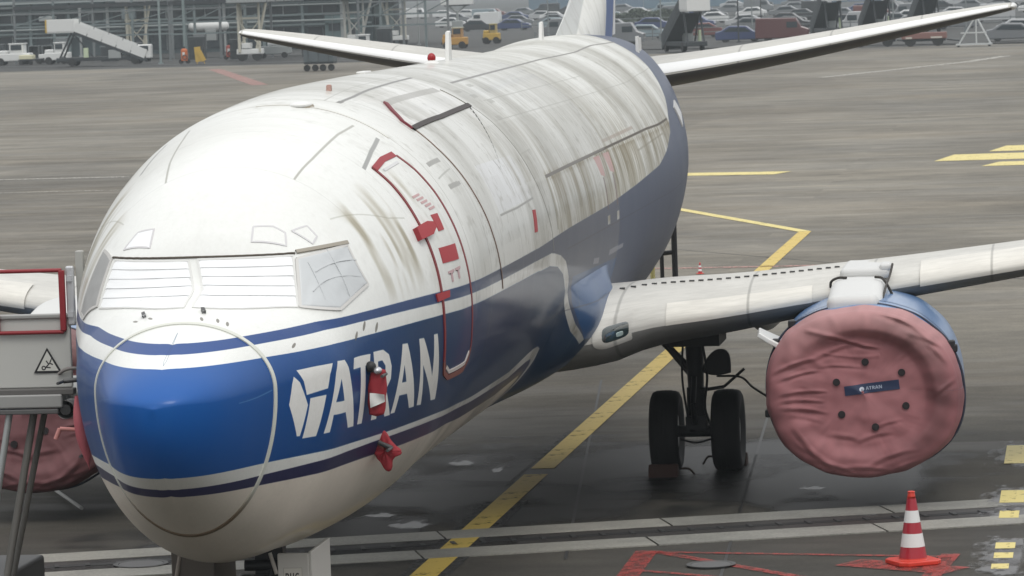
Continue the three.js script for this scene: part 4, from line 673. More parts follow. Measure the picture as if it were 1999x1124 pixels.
// red protective covers on the nose probes
const clothRed = M([0.30, 0.02, 0.03], { roughness: 0.75 }), clothWhite = M([0.66, 0.66, 0.64]);
{
  const p = hp(2.85, 1.70, 0.10), n = new ImprovedNoise();
  const t = thing('probe_cover', 'long red sleeve cover with white label hanging over the painted lettering', 'probe cover', [p.x - 0.15, p.y - 0.10, p.z - 0.08]);
  part('sleeve', gridGeo(28, 24, (a, b) => { const f = a * 2 * Math.PI, w = 0.085 * (0.75 + 0.25 * Math.sin(b * Math.PI)) * (1 + 0.25 * n.noise(Math.cos(f) * 2, Math.sin(f) * 2, b * 4)), q = b < 0.03 || b > 0.97 ? 0.1 : 1; return { p: [0.45 * w * Math.sin(f) * q, -0.20 + 0.42 * b, 0.95 * w * Math.cos(f) * q + 0.03 * b] }; }, true), clothRed, t);
  part('label', gridGeo(6, 6, (a, b) => ({ p: [-0.056 - 0.02 * Math.sin(a * 5 + b * 3) * 0.6, -0.12 + 0.13 * b * (1 - 0.5 * a) + 0.05 * a, -0.04 + 0.13 * a] })), clothWhite, t);
  part('metal_tip', new THREE.SphereGeometry(0.05, 16, 10).scale(1.1, 0.7, 0.8).translate(-0.02, 0.20, 0.03), M([0.55, 0.55, 0.57], { metalness: 0.7, roughness: 0.25 }), t);
  part('cap', new THREE.SphereGeometry(0.05, 12, 8).translate(-0.02, 0.235, -0.03), mBlackGear, t);
  const q = hp(3.42, 2.08, 0.10), u = thing('probe_cover', 'crumpled red cloth cover with pointed corners on the lower stripe', 'probe cover', [q.x - 0.15, q.y - 0.01, q.z - 0.07]);
  part('cloth', gridGeo(48, 10, (a, b) => { const f = a * 2 * Math.PI, r = (0.10 + 0.08 * Math.pow(0.5 + 0.5 * Math.cos(f * 4 + 0.6 * Math.sin(f * 2 + 1)), 2) * (0.4 + 0.6 * Math.abs(Math.sin(f * 0.9 + 0.4)))) * Math.sin(b * Math.PI / 1.0) ** 0.7, k = 0.035 * Math.cos(b * Math.PI); return { p: [k - 0.02 + 0.03 * n.noise(f * 2, b * 3, 4), r * 1.05 * Math.sin(f), r * Math.cos(f)] }; }, true), clothRed, u);
  const v = hp(3.05, 1.975, 0.04); part('strap', [rod([-0.03, 0.20, -0.20], [-0.03, 0.10, -0.08], 0.026), rod([-0.03, 0.10, -0.08], [-0.03, 0.03, 0.0], 0.03)], M([0.45, 0.12, 0.10]), u);
  part('fitting', new THREE.SphereGeometry(0.05, 14, 10).translate(-0.05, 0.11, -0.10), M([0.66, 0.6, 0.58]), u);
  const w0 = hp(2.4, -1.95, 0.05), w = thing('probe_cover', 'pale red pointed cover on the starboard side of the nose', 'probe cover', [w0.x, w0.y, w0.z]);
  part('sleeve', gridGeo(24, 16, (a, b) => { const f = a * 2 * Math.PI, r = 0.11 * Math.sin(Math.min(1, b * 1.15 + 0.05) * Math.PI) ** 0.8 * (1 + 0.15 * n.noise(f, b * 5, 1)); return { p: [0.8 * r * Math.cos(f), 0.42 - 0.75 * b, 0.6 * r * Math.sin(f) - 0.05 + 0.1 * b] }; }, true), M([0.42, 0.10, 0.12], { roughness: 0.75 }), w);
  part('strap', [rod([0, 0.12, -0.02], [-0.05, 0.14, -0.2], 0.018), rod([-0.05, 0.14, -0.2], [-0.05, 0.05, -0.24], 0.02)], M([0.52, 0.22, 0.2]), w);
}
// ------------------------------------------------------------------ tail support stand
{
  const t = thing('tail_stand', 'dark braced support stand just behind the rear fuselage', 'support stand', [36.4, 0, 0.42]);
  part('post', [rod([0, 0, 0.12], [0, 2.9, 0.12], 0.05), rod([0, 0, -0.10], [0, 2.9, -0.1], 0.035)], mBlackGear, t); for (const y of [0.3, 0.9, 1.5, 2.1, 2.6]) part('cross_bar', rod([0, y, -0.1], [0, y + 0.02, 0.12], 0.04), mBlackGear, t);
  part('base_plate', bx(0.7, 0.06, 0.7, 0, 0.045, 0), mBlackGear, t); part('top_pad', bx(0.4, 0.1, 0.4, 0, 3.0, 0), mBlackGear, t);
  const y = thing('jack_post', 'pale yellow telescopic jack post beside the tail support stand', 'jack post', [36.0, 0, 0.20]);
  part('tube', rod([0, 0.05, 0], [0, 2.2, 0], 0.04), M([0.55, 0.5, 0.2]), y); part('foot', new THREE.CylinderGeometry(0.2, 0.25, 0.05, 20).translate(0, 0.03, 0), M([0.5, 0.45, 0.2]), y); part('head', rod([0, 2.2, 0], [0, 2.6, 0], 0.025), mSteel, y);
}
// ------------------------------------------------------------------ traffic cones
const coneOrange = MP([0.62, 0.045, 0.025], { roughness: 0.4, clearcoat: 0.2 }), coneWhite = M([0.72, 0.73, 0.72], { roughness: 0.35 }), coneDeep = MP([0.36, 0.015, 0.03], { roughness: 0.35, clearcoat: 0.3 });
function cone(name, label, pos, turn, s) {
  const t = thing(name, label, 'traffic cone', pos, turn), H = 0.75, r = (y) => lerp(0.155, 0.036, y / H), seg = (a, b, o = 0) => new THREE.CylinderGeometry(r(b) + o, r(a) + o, b - a, 40, 1, true).translate(0, (a + b) / 2 + 0.04, 0);
  const b = part('base', new THREE.ExtrudeGeometry((() => { const q = new THREE.Shape(); const k = 0.24, c = 0.07; q.moveTo(-k + c, -k); q.lineTo(k - c, -k); q.lineTo(k, -k + c); q.lineTo(k, k - c); q.lineTo(k - c, k); q.lineTo(-k + c, k); q.lineTo(-k, k - c); q.lineTo(-k, -k + c); q.closePath(); return q; })(), { depth: 0.025, bevelEnabled: true, bevelSize: 0.012, bevelThickness: 0.012, bevelSegments: 3 }).rotateX(-Math.PI / 2).translate(0, 0.018, 0), coneOrange, t);
  part('cone_body', [seg(0, 0.70), new THREE.CylinderGeometry(0.155, 0.19, 0.03, 40, 1, true).translate(0, 0.045, 0), seg(0.68, 0.75), new THREE.TorusGeometry(0.034, 0.008, 10, 30).rotateX(Math.PI / 2).translate(0, 0.79, 0)], coneOrange, t);
  part('white_band', seg(0.155, 0.30, 0.003), coneWhite, t); part('white_band', seg(0.42, 0.55, 0.003), coneWhite, t);
  part('red_band', seg(0.30, 0.42, 0.002), coneDeep, t); part('red_band', seg(0.55, 0.68, 0.002), coneDeep, t); part('red_band', seg(0.035, 0.155, 0.002), coneDeep, t);
  t.scale.setScalar(s); return t;
}
const c0 = cone('traffic_cone', 'red and white banded traffic cone in the right foreground', [9.95, 0.006, 5.63], 0.5, 0.95);
dup(c0, 'traffic_cone', 'small distant red cone beyond the port wing', [51.9, 0.004, -0.53], 0.2).scale.setScalar(0.30);
// ------------------------------------------------------------------ service platform at the left edge
{
  const t = thing('service_platform', 'grey service platform with red guard frame and warning sign beside the nose', 'service platform', [4.5, 0, -2.6]);
  const mp = M([0.50, 0.50, 0.475], { roughness: 0.5 }), mb = M([0.33, 0.33, 0.32], { roughness: 0.5, metalness: 0.2 }), mr = M([0.25, 0.018, 0.025], { roughness: 0.45 });
  const X = 0.0, Zr = 0.79;                                       // right edge of the panel
  part('side_panel', rb(0.05, 0.66, 3.2, X, 2.90, Zr - 1.6, 0.015), mp, t);
  part('panel_cap', rb(0.10, 0.04, 3.2, X, 3.235, Zr - 1.6, 0.012), mb, t);
  part('corner_post', rb(0.07, 1.42, 0.075, X + 0.06, 3.12, Zr + 0.10, 0.012), M([0.40, 0.40, 0.38]), t);
  part('edge_plate', [rb(0.05, 0.55, 0.08, X - 0.02, 3.42, Zr + 0.02, 0.02), bx(0.03, 0.05, 0.05, X - 0.05, 3.58, Zr + 0.02), bx(0.03, 0.05, 0.05, X - 0.05, 3.25, Zr + 0.02)], M([0.55, 0.56, 0.58], { metalness: 0.4, roughness: 0.4 }), t);
  part('top_beam', rb(0.12, 0.06, 3.3, X - 0.05, 2.54, Zr - 1.62, 0.012), M([0.12, 0.115, 0.11]), t);
  part('deck_beam', [rb(0.20, 0.13, 3.2, X - 0.02, 2.455, Zr - 1.68, 0.02), rb(1.8, 0.1, 3.2, X + 1.0, 2.45, Zr - 1.68, 0.02)], mb, t);
  part('lower_rail', rb(0.10, 0.045, 3.2, X - 0.08, 2.36, Zr - 1.72, 0.01), M([0.10, 0.10, 0.10]), t);
  part('bumper', [new THREE.CylinderGeometry(0.085, 0.085, 0.5, 28, 1, true).rotateZ(Math.PI / 2).translate(X + 0.15, 2.37, Zr - 0.06), rb(0.2, 0.12, 0.2, X + 0.25, 2.46, Zr + 0.0, 0.04)], M([0.34, 0.33, 0.32]), t);
  part('bumper_core', new THREE.CylinderGeometry(0.05, 0.05, 0.49, 20).rotateZ(Math.PI / 2).translate(X + 0.15, 2.37, Zr - 0.06), M(0.03), t);
  const gz0 = Zr - 0.67, gz1 = Zr - 0.05;
  part('guard_frame', [...frame([[X - 0.06, 3.09, gz0], [X - 0.06, 3.66, gz0], [X - 0.06, 3.66, gz1], [X - 0.06, 3.09, gz1]], 0.019), ...frame([[X - 0.06, 3.05, gz0 - 0.1], [X - 0.06, 3.50, gz0 - 0.1], [X - 0.06, 3.50, gz0 - 1.6], [X - 0.06, 3.05, gz0 - 1.6]], 0.02), rb(0.05, 0.56, 0.055, X - 0.06, 3.38, gz1, 0.01)], mr, t);
  part('hook', tube([[X - 0.05, 2.70, Zr - 0.12], [X - 0.07, 2.74, Zr - 0.05], [X - 0.07, 2.75, Zr + 0.05], [X - 0.03, 2.70, Zr + 0.13]], 0.016), M([0.22, 0.2, 0.19]), t);
  const sign = canvas(256, 256, (c) => {
    c.clearRect(0, 0, 256, 256); c.fillStyle = '#c9c9c2'; c.beginPath(); c.moveTo(128, 12); c.lineTo(250, 230); c.lineTo(6, 230); c.closePath(); c.fill(); c.lineWidth = 17; c.strokeStyle = '#1d1c20'; c.lineJoin = 'round'; c.beginPath(); c.moveTo(128, 22); c.lineTo(240, 222); c.lineTo(16, 222); c.closePath(); c.stroke();
    c.strokeStyle = '#2b2a2d'; c.lineWidth = 11; c.lineCap = 'round'; c.beginPath(); c.moveTo(112, 182); c.lineTo(148, 146); c.lineTo(160, 118); c.moveTo(148, 146); c.lineTo(172, 158); c.moveTo(138, 156); c.lineTo(118, 128); c.moveTo(112, 182); c.lineTo(150, 186); c.stroke(); c.beginPath(); c.arc(92, 188, 15, 0, 7); c.stroke(); c.beginPath(); c.arc(168, 106, 8, 0, 7); c.fillStyle = '#2b2a2d'; c.fill();
  });
  const tri = new THREE.ExtrudeGeometry(new THREE.Shape([[-0.5, -0.5 + 0.09], [0.5, -0.41], [0, 0.46]].map((q) => new THREE.Vector2(...q))), { depth: 0.02, bevelEnabled: false });
  { const p = tri.attributes.position, u = tri.attributes.uv; for (let i = 0; i < p.count; i++) u.setXY(i, p.getX(i) + 0.5, p.getY(i) + 0.5); }
  part('warning_sign', tri.clone().scale(0.27, 0.27, 0.2).rotateY(-Math.PI / 2).translate(X - 0.032, 2.82, Zr - 0.225), M(1, { map: sign }), t);
  part('lift_leg', [rod([X + 0.1, 2.38, Zr - 0.40], [X - 0.1, 0.1, Zr - 0.84], 0.035), rod([X + 0.25, 2.35, Zr - 0.34], [X + 0.3, 0.1, Zr - 0.9], 0.03)], M([0.13, 0.125, 0.115]), t);
  part('lift_leg', [rod([X - 0.05, 2.36, Zr - 0.60], [X - 0.1, 1.0, Zr - 0.86], 0.032), rod([X, 1.3, Zr - 0.82], [X - 0.1, 0.1, Zr - 1.1], 0.04)], M([0.42, 0.44, 0.44], { metalness: 0.5, roughness: 0.4 }), t);
  part('chassis', [rb(2.2, 0.35, 2.4, X + 1.0, 0.55, Zr - 2.1, 0.04), ...[[-0.1, -1.2], [2, -1.2], [-0.1, -3], [2, -3]].map(([a, b]) => new THREE.CylinderGeometry(0.35, 0.35, 0.25, 24).rotateX(Math.PI / 2).translate(X + a, 0.36, Zr + b))], M(0.12), t);
  const rl = thing('towbar', 'thin pale bar lying on the apron left of the nose', 'tow bar', [16.85, 0.05, -5.22], 0.41);
  part('shaft', rod([-1.7, 0.0, 0], [1.7, 0.0, 0], 0.022), M([0.42, 0.42, 0.40]), rl); part('eye', new THREE.TorusGeometry(0.09, 0.025, 8, 20).rotateX(Math.PI / 2).translate(1.7, 0.02, 0), mSteel, rl);
}

// ------------------------------------------------------------------ background beyond the apron
const bgWhite = M([0.66, 0.67, 0.66]), bgCream = M([0.52, 0.50, 0.42]), bgTeal = M([0.05, 0.075, 0.083]), bgDark = M([0.03, 0.036, 0.04]), bgGrey = M([0.15, 0.165, 0.17]), bgLight = M([0.29, 0.31, 0.31]), bgRubber = M(0.015), bgGlass = M([0.03, 0.04, 0.047], { roughness: 0.25 }), bgYellow = M([0.50, 0.33, 0.06]), bgOrange = M([0.52, 0.13, 0.03]), bgRed = M([0.36, 0.05, 0.035]);
const wheelsAt = (pts, r = 0.35, w = 0.25) => pts.map(([x, z]) => new THREE.CylinderGeometry(r, r, w, 16).rotateX(Math.PI / 2).translate(x, r, z));
const Q = -Math.PI / 2;                                           // local x along the picture's right, local z towards the aircraft
struct('service_road', sheet([[250, 60], [250, 14], [252, 2], [330, -95], [440, -200], [900, -300], [900, 60]].map(([x, z]) => [x + 46, z]), 0.012), M([0.065, 0.068, 0.07], { map: apronMap, roughness: 0.8 }));
struct('kerb', [sheet(strip(285, 3, 330, -78, 1.2), 0.016), sheet(strip(330, -78, 362, -110, 1.2), 0.016)], M([0.055, 0.058, 0.06], { roughness: 0.6 }));
// pier building
{
  const t = thing('terminal_pier', 'long dark teal terminal pier with pipes, columns and a white roof beam', 'terminal building', [392, 0, -108], Q);
  part('wall', bx(95, 12, 1, -8, 6, -8), bgTeal, t); part('back_block', bx(95, 12, 16, -8, 6, -17), M([0.05, 0.07, 0.075]), t);
  for (const y of [2.6, 3.7, 5.0]) part('beam', rb(95, 0.22, 0.4, -8, y, -7.0, 0.03), M([0.17, 0.21, 0.215]), t);
  part('roof_beam', rb(34, 0.7, 1.2, -26, 6.55, 3, 0.05), bgWhite, t); part('roof_beam', rb(95, 0.35, 1.2, -8, 6.0, -6.5, 0.05), M([0.30, 0.34, 0.34]), t);
  for (let i = 0; i < 22; i++) part('column', rb(0.3, 6, 0.35, -54 + i * 4.3, 3, -6.9, 0.03), i % 3 ? M([0.15, 0.19, 0.195]) : bgLight, t);
  for (let i = 0; i < 21; i++) for (const y of [1.4, 4.35]) if (rnd() < 0.75) { const w = part('window', bx(3.2, y < 2 ? 1.9 : 1.0, 0.12, -51.9 + i * 4.3, y, -7.45), rnd() < 0.3 ? bgDark : bgGlass, t); part('window_frame', [bx(0.1, y < 2 ? 2.0 : 1.1, 0.2, -51.9 + i * 4.3, y, -7.4), bx(3.3, 0.08, 0.2, -51.9 + i * 4.3, y + (y < 2 ? 0.98 : 0.53), -7.4)], rnd() < 0.5 ? bgGrey : bgLight, w); }
  for (const [y, r] of [[3.05, 0.12], [4.75, 0.09], [5.5, 0.14]]) part('pipe', rod([-54, y, -6.3], [38, y, -6.3], r), M([0.24, 0.27, 0.27]), t);
  for (let i = 0; i < 9; i++) part('duct', rb(rr(0.8, 2.6), rr(0.5, 1.4), 0.8, -50 + i * 8 + rr(-2, 2), rr(2.2, 5.2), -6.0, 0.08), [bgGrey, bgLight, M([0.12, 0.15, 0.16])][i % 3], t);
}
// boarding stairs seen from the side: platform at the left, steps falling to the right
function boardingStairs(label, pos, turn, dark) {
  const t = thing('boarding_stairs', label, 'boarding stairs', pos, turn, 'mobile boarding stairs beyond the apron'), H = 3.2, L = 9.4;
  part('platform', [rb(2.6, 0.16, 1.9, 1.2, H, 0), rb(2.6, 1.15, 0.08, 1.25, H + 0.6, 0.95, 0.03), rb(2.6, 1.15, 0.08, 1.25, H + 0.6, -0.95, 0.03)], bgWhite, t);
  part('bumper', rb(0.18, 1.25, 2.0, -0.12, H + 0.55, 0, 0.05), dark ? bgWhite : bgYellow, t);
  const n = 5, dir = new THREE.Vector2(L - 2.6, -(H - 0.4)), ang = Math.atan2(dir.y, dir.x), Ls = dir.length();
  for (let i = 0; i < n; i++) for (const z of [0.95, -0.95]) { const k = (i + 0.5) / n; part('side_panel', bx(Ls / n - 0.08, 0.85, 0.06, 2.5 + dir.x * k, H + dir.y * k + 0.5, z, 0, 0, ang), dark ?? bgWhite, t); }
  const st = []; for (let i = 0; i < 18; i++) st.push(bx(0.4, 0.06, 1.7, 2.6 + dir.x * i / 18, H + dir.y * (i + 0.5) / 18, 0)); part('steps', st, bgGrey, t);
  part('stringer', [bx(Ls, 0.32, 0.12, 2.5 + dir.x / 2, H + dir.y / 2 - 0.08, 0.9, 0, 0, ang), bx(Ls, 0.32, 0.12, 2.5 + dir.x / 2, H + dir.y / 2 - 0.08, -0.9, 0, 0, ang), bx(Ls * 0.98, 0.06, 1.7, 2.5 + dir.x / 2, H + dir.y / 2 - 0.2, 0, 0, 0, ang)], dark ?? bgDark, t);
  part('chassis', [rb(8.6, 0.35, 1.8, 5.0, 0.62, 0, 0.05), rod([1.0, 0.7, 0.7], [2.2, H - 0.1, 0.7], 0.09), rod([1.0, 0.7, -0.7], [2.2, H - 0.1, -0.7], 0.09), rod([4.2, 0.8, 0.7], [2.5, H - 0.3, 0.7], 0.07)], bgDark, t);
  part('cab', rb(1.3, 1.3, 0.8, 9.1, 1.15, 0.5, 0.12), bgWhite, t); part('cab_window', bx(0.8, 0.45, 0.03, 9.1, 1.45, 0.92), bgGlass, t); part('engine_box', rb(1.2, 0.8, 0.7, 6.3, 1.0, 0.6, 0.05), bgLight, t); part('equipment_box', rb(0.45, 0.9, 0.2, 3.6, 1.2, 0.96, 0.03), M([0.5, 0.58, 0.4]), t);
  wheelsAt([[2.2, 0.8], [8.2, 0.8], [2.2, -0.8], [8.2, -0.8]], 0.38).forEach((q) => part('wheel', q, bgRubber, t));
  return t;
}
boardingStairs('white boarding stairs with yellow bumper, parked sideways before the terminal pier', [338, 0, -88.2], Q);
// stairs at the right are seen end-on, steps towards the pier
boardingStairs('dark underside boarding stairs with white platform behind the port tailplane', [303, 0, -24.2], 0.36, M([0.045, 0.055, 0.06])).scale.set(0.92, 1.08, 1);
boardingStairs('dark slanted boarding stairs, leftmost of three behind the white tailplane tip', [352, 0, -15.8], 0.24, M([0.045, 0.055, 0.06])).scale.set(0.95, 1.12, 1);
boardingStairs('dark slanted boarding stairs, middle of three behind the white tailplane tip', [352, 0, -11.2], 0.24, M([0.045, 0.055, 0.06])).scale.set(0.95, 1.12, 1);
boardingStairs('dark slanted boarding stairs, rightmost of three behind the white tailplane tip', [363, 0, -7.0], 0.24, M([0.045, 0.055, 0.06])).scale.set(0.95, 1.12, 1);
// boarding bridges: tunnel overhead, splayed cream supports, white wheel bogie
function bridge(label, pos, lean, mat, low = 4.9) {
  const t = thing('boarding_bridge', label, 'boarding bridge', pos, Q);
  part('tunnel', rb(3.4, 2.8, 20, 0, low + 1.9, -8, 0.1), bgLight, t); part('tunnel_rib', [-16, -12, -8, -4, 0].map((z) => bx(3.5, 2.9, 0.25, 0, low + 1.9, z)), bgGrey, t);
  part('support_leg', [rod([-0.5 + lean * 0.2, 0.9, 0], [-1.2 + lean, low + 0.5, 0], 0.13), rod([0.5 + lean * 0.2, 0.9, 0], [1.3 + lean, low + 0.5, 0], 0.13)], mat, t);
  part('lift_column', [rod([-0.9, 0.8, 0.5], [-0.9, low + 0.5, 0.5], 0.14), rod([1.0, 0.8, 0.5], [1.0, low + 0.5, 0.5], 0.11)], mat, t);
  part('cross_brace', [rod([-0.9, 1.4, 0.5], [1.0, 3.6, 0.5], 0.05), rod([1.0, 1.4, 0.5], [-0.9, 3.6, 0.5], 0.05), bx(2.2, 0.18, 0.18, 0, 3.9, 0.5)], mat, t);
  part('bogie', [rb(2.4, 0.5, 1.0, 0, 0.85, 0, 0.08), rb(0.8, 0.5, 1.1, -0.3, 1.4, 0, 0.05)], bgWhite, t);
  wheelsAt([[-0.7, 0.3], [0.7, 0.3]], 0.48, 0.35).forEach((q) => part('wheel', q, bgRubber, t));
  return t;
}
bridge('cream splayed boarding bridge supports behind the sideways stairs', [366, 0, -86.5], 0.1, bgCream, 5.2);
bridge('boarding bridge supports with white bogie, left of the starboard tailplane tip', [334, 0, -68.4], 0.3, bgCream, 4.8);
bridge('grey boarding bridge supports standing above the starboard tailplane', [372, 0, -65.5], 0.5, M([0.42, 0.42, 0.39]), 4.7);
bridge('pale lattice boarding bridge supports beside the white antenna', [398, 0, -65.6], -0.4, M([0.46, 0.45, 0.40]), 4.5);
// posts
for (const [x, z, h, r, m, l] of [[333, -76.6, 7, 0.11, M([0.22, 0.27, 0.27]), 'tall grey teal post right of the sideways stairs'], [345, -77.0, 7, 0.13, M([0.2, 0.25, 0.25]), 'grey teal post behind the orange fire extinguisher cart'], [400, -63.6, 5.2, 0.06, bgLight, 'thin light post right of the pale lattice bridge supports'], [362, -23.7, 5, 0.05, bgDark, 'thin dark post behind the dark blue parked car'], [395, -99.6, 5.2, 0.14, bgLight, 'light post at the left edge before the terminal pier'], [344, -24.4, 6, 0.07, bgDark, 'thin dark post right of the stairs with white platform']]) {
  const t = thing('post', l, 'post', [x, 0, z]); part('shaft', rod([0, 0, 0], [0, h, 0], r), m, t); part('foot', bx(0.4, 0.12, 0.4, 0, 0.06, 0), m, t); part('cap', bx(0.3, 0.12, 0.3, 0, h, 0), m, t);
}
// apron vehicles and equipment, left to right
function tractor(label, cat, name, pos, body, o = {}) {
  const t = thing(name, label, cat, pos, o.turn ?? Q), L = o.L ?? 3;
  part('body', [rb(L, 0.75, 1.5, 0, 0.75, 0, 0.1), rb(L * 0.35, 0.35, 1.4, -L * 0.3, 1.25, 0, 0.1)], body, t); part('cab', rb(L * 0.4, 0.95, 1.35, L * 0.12, 1.55, 0, 0.1), o.cab ?? body, t);
  part('window', [bx(L * 0.3, 0.5, 0.04, L * 0.12, 1.7, 0.69), bx(L * 0.3, 0.5, 0.04, L * 0.12, 1.7, -0.69)], bgGlass, t); part('roof', rb(L * 0.45, 0.1, 1.45, L * 0.12, 2.06, 0, 0.04), o.roof ?? bgWhite, t);
  wheelsAt([[-L * 0.32, 0.65], [L * 0.32, 0.65], [-L * 0.32, -0.65], [L * 0.32, -0.65]], 0.36).forEach((q) => part('wheel', q, bgRubber, t)); part('bumper', bx(0.15, 0.2, 1.5, -L / 2 - 0.03, 0.55, 0), bgDark, t);
  return t;
}
tractor('white ground power truck at the far left edge of the apron', 'truck', 'service_truck', [356, 0, -96.6], bgWhite, { L: 3.6 });
tractor('white baggage tractor between the low dollies and the sideways stairs', 'tractor', 'baggage_tractor', [353, 0, -91.4], bgWhite, { L: 2.4 });
for (const [z, l, m] of [[-94.9, 'low dolly with pale yellow load, first behind the white truck', M([0.62, 0.6, 0.42])], [-93.5, 'low dolly with long white load, middle of the dolly row', bgWhite], [-92.9, 'low dolly with white load, last before the white tractor', bgWhite]]) { const t = thing('baggage_dolly', l, 'dolly', [356 + (z + 94) * 1.5, 0, z], Q, 'baggage dollies before the terminal pier'); part('deck', rb(1.5, 0.14, 1.4, 0, 0.45, 0, 0.03), bgDark, t); part('load', rb(1.35, 0.42, 1.2, 0, 0.74, 0, 0.06), m, t); wheelsAt([[-0.5, 0.6], [0.5, 0.6]], 0.2, 0.12).forEach((q) => part('wheel', q, bgRubber, t)); }
for (const [z, l] of [[-96.0, 'grey baggage cart behind the low dollies, left one'], [-94.6, 'grey baggage cart behind the low dollies, right one']]) { const t = thing('baggage_cart', l, 'baggage cart', [362, 0, z], Q, 'grey carts before the terminal pier'); part('box', [bx(1.1, 0.1, 1.4, 0, 0.5, 0), bx(0.08, 1.2, 1.4, -0.5, 1.1, 0), bx(0.08, 1.2, 1.4, 0.5, 1.1, 0), bx(1.1, 0.08, 1.4, 0, 1.72, 0), bx(1.1, 1.2, 0.06, 0, 1.1, -0.68)], bgGrey, t); wheelsAt([[-0.4, 0.6], [0.4, 0.6]], 0.22, 0.12).forEach((q) => part('wheel', q, bgRubber, t)); }
for (const [x, z, l, m] of [[330, -73.7, 'orange red fire extinguisher cart left of the yellow barrier', bgOrange], [344, -72.5, 'red fire extinguisher cart left of the white bridge bogie', M([0.34, 0.07, 0.05])]]) { const t = thing('extinguisher_cart', l, 'fire extinguisher', [x, 0, z], Q); part('cylinder', [new THREE.CylinderGeometry(0.3, 0.3, 0.95, 20).translate(0, 0.75, 0), new THREE.SphereGeometry(0.3, 16, 10).scale(1, 0.6, 1).translate(0, 1.22, 0)], m, t); part('valve', bx(0.2, 0.2, 0.2, 0, 1.45, 0), bgDark, t); part('label', bx(0.22, 0.3, 0.02, 0, 0.9, 0.31), bgWhite, t); wheelsAt([[-0.32, 0], [0.32, 0]], 0.22, 0.1).forEach((q) => part('wheel', q, bgRubber, t)); part('hose', new THREE.TorusGeometry(0.2, 0.04, 8, 16).translate(0.1, 0.6, 0.32), bgDark, t); }
{ const t = thing('folded_barrier', 'bright yellow folded barrier standing right of the orange extinguisher cart', 'barrier', [328, 0, -71.8], Q); part('panel', [bx(0.55, 1.35, 0.12, -0.2, 0.85, 0, 0, 0, 0.08), bx(0.4, 1.0, 0.12, 0.15, 0.7, 0.1, 0, 0, 0.45)], bgYellow, t); part('leg', [rod([-0.3, 0, 0], [-0.25, 0.4, 0], 0.04), rod([0.4, 0, 0], [0.25, 0.4, 0], 0.04)], bgYellow, t); }
{ const t = thing('tank_unit', 'white horizontal tank with hanging box under the pier, behind the extinguisher cart', 'tank', [372, 0, -80.5], Q); part('tank', new THREE.CapsuleGeometry(0.5, 3.2, 8, 20).rotateZ(Math.PI / 2).translate(0, 3.0, 0), bgWhite, t); part('cabinet', rb(1.1, 1.1, 0.8, 0.3, 2.1, 0.2, 0.05), bgLight, t); part('saddle', [bx(0.2, 2.6, 0.5, -1.4, 1.3, 0), bx(0.2, 2.6, 0.5, 1.4, 1.3, 0)], bgDark, t); }
{ const t = thing('preconditioning_unit', 'low white air unit left of the grey container cart', 'air unit', [345, 0, -68.3], Q); part('housing', rb(3, 0.8, 1.4, 0, 0.75, 0, 0.12), bgLight, t); part('duct', new THREE.CapsuleGeometry(0.22, 1.6, 6, 14).rotateZ(Math.PI / 2).translate(0.3, 1.35, 0), bgWhite, t); wheelsAt([[-1, 0.6], [1, 0.6]], 0.28).forEach((q) => part('wheel', q, bgRubber, t)); }
{ const t = thing('stand_sign', 'small white stand number sign on a post left of the grey container cart', 'sign', [344, 0, -65.5], Q); part('post', rod([0, 0, 0], [0, 1.2, 0], 0.06), bgDark, t); const tx = canvas(64, 64, (c) => { c.fillStyle = '#e6e8e6'; c.fillRect(0, 0, 64, 64); c.fillStyle = '#2a2c2e'; c.font = 'bold 44px sans-serif'; c.fillText('37', 8, 48); }); part('board', bx(0.62, 0.62, 0.06, 0, 1.45, 0), M(1, { map: tx }), t); }
{ const t = thing('container_cart', 'dark grey container on a wheeled cart on the open apron', 'container cart', [277, 0, -51.1], Q); part('container', rb(2.35, 1.55, 1.6, 0, 1.45, 0, 0.06), M([0.085, 0.105, 0.115]), t); part('rib', [-0.8, 0, 0.8].map((x) => bx(0.08, 1.5, 0.06, x, 1.45, 0.81)), M([0.06, 0.075, 0.08]), t); part('placard', bx(0.3, 0.18, 0.02, 0.25, 1.9, 0.82), bgWhite, t); part('frame', bx(2.3, 0.14, 1.5, 0, 0.62, 0), bgDark, t); wheelsAt([[-0.95, 0.6], [-0.3, 0.6], [0.3, 0.6], [0.95, 0.6]], 0.26, 0.16).forEach((q) => part('wheel', q, bgRubber, t)); }
tractor('small white tractor right of the grey container cart', 'tractor', 'baggage_tractor', [330, 0, -57.4], bgWhite, { L: 2.3 });
{ // orange cabin tractor with a lamp mast on it
  const t = tractor('orange yellow apron tractor with open cab right of the white antenna', 'tractor', 'apron_tractor', [365, 0, -54.2], M([0.45, 0.25, 0.06]), { L: 2.4, cab: M([0.36, 0.20, 0.07]), roof: M([0.5, 0.47, 0.35]) });
  const s = thing('mast_sign', 'white box sign on a forked mast above the orange tractor', 'sign', [385, 0, -57], Q); part('mast', [rod([0, 0, 0], [0, 3.6, 0], 0.13), rod([0, 3.4, 0], [-1.0, 4.2, 0], 0.08), rod([0, 3.4, 0], [1.0, 4.2, 0], 0.08)], bgLight, s); part('box', rb(3.4, 1.6, 0.6, 0, 5.0, 0, 0.06), bgWhite, s); part('shade', bx(2.6, 0.12, 0.5, 0, 4.15, 0), bgDark, s); part('base', rb(1.1, 1.6, 0.6, 0, 1.8, 0.1, 0.1), bgLight, s);
}
tractor('small yellow tractor between the white antenna and the tail fin', 'tractor', 'apron_tractor', [390, 0, -54.2], bgYellow, { L: 1.7, cab: M([0.4, 0.3, 0.1]), roof: M([0.4, 0.34, 0.15]) });
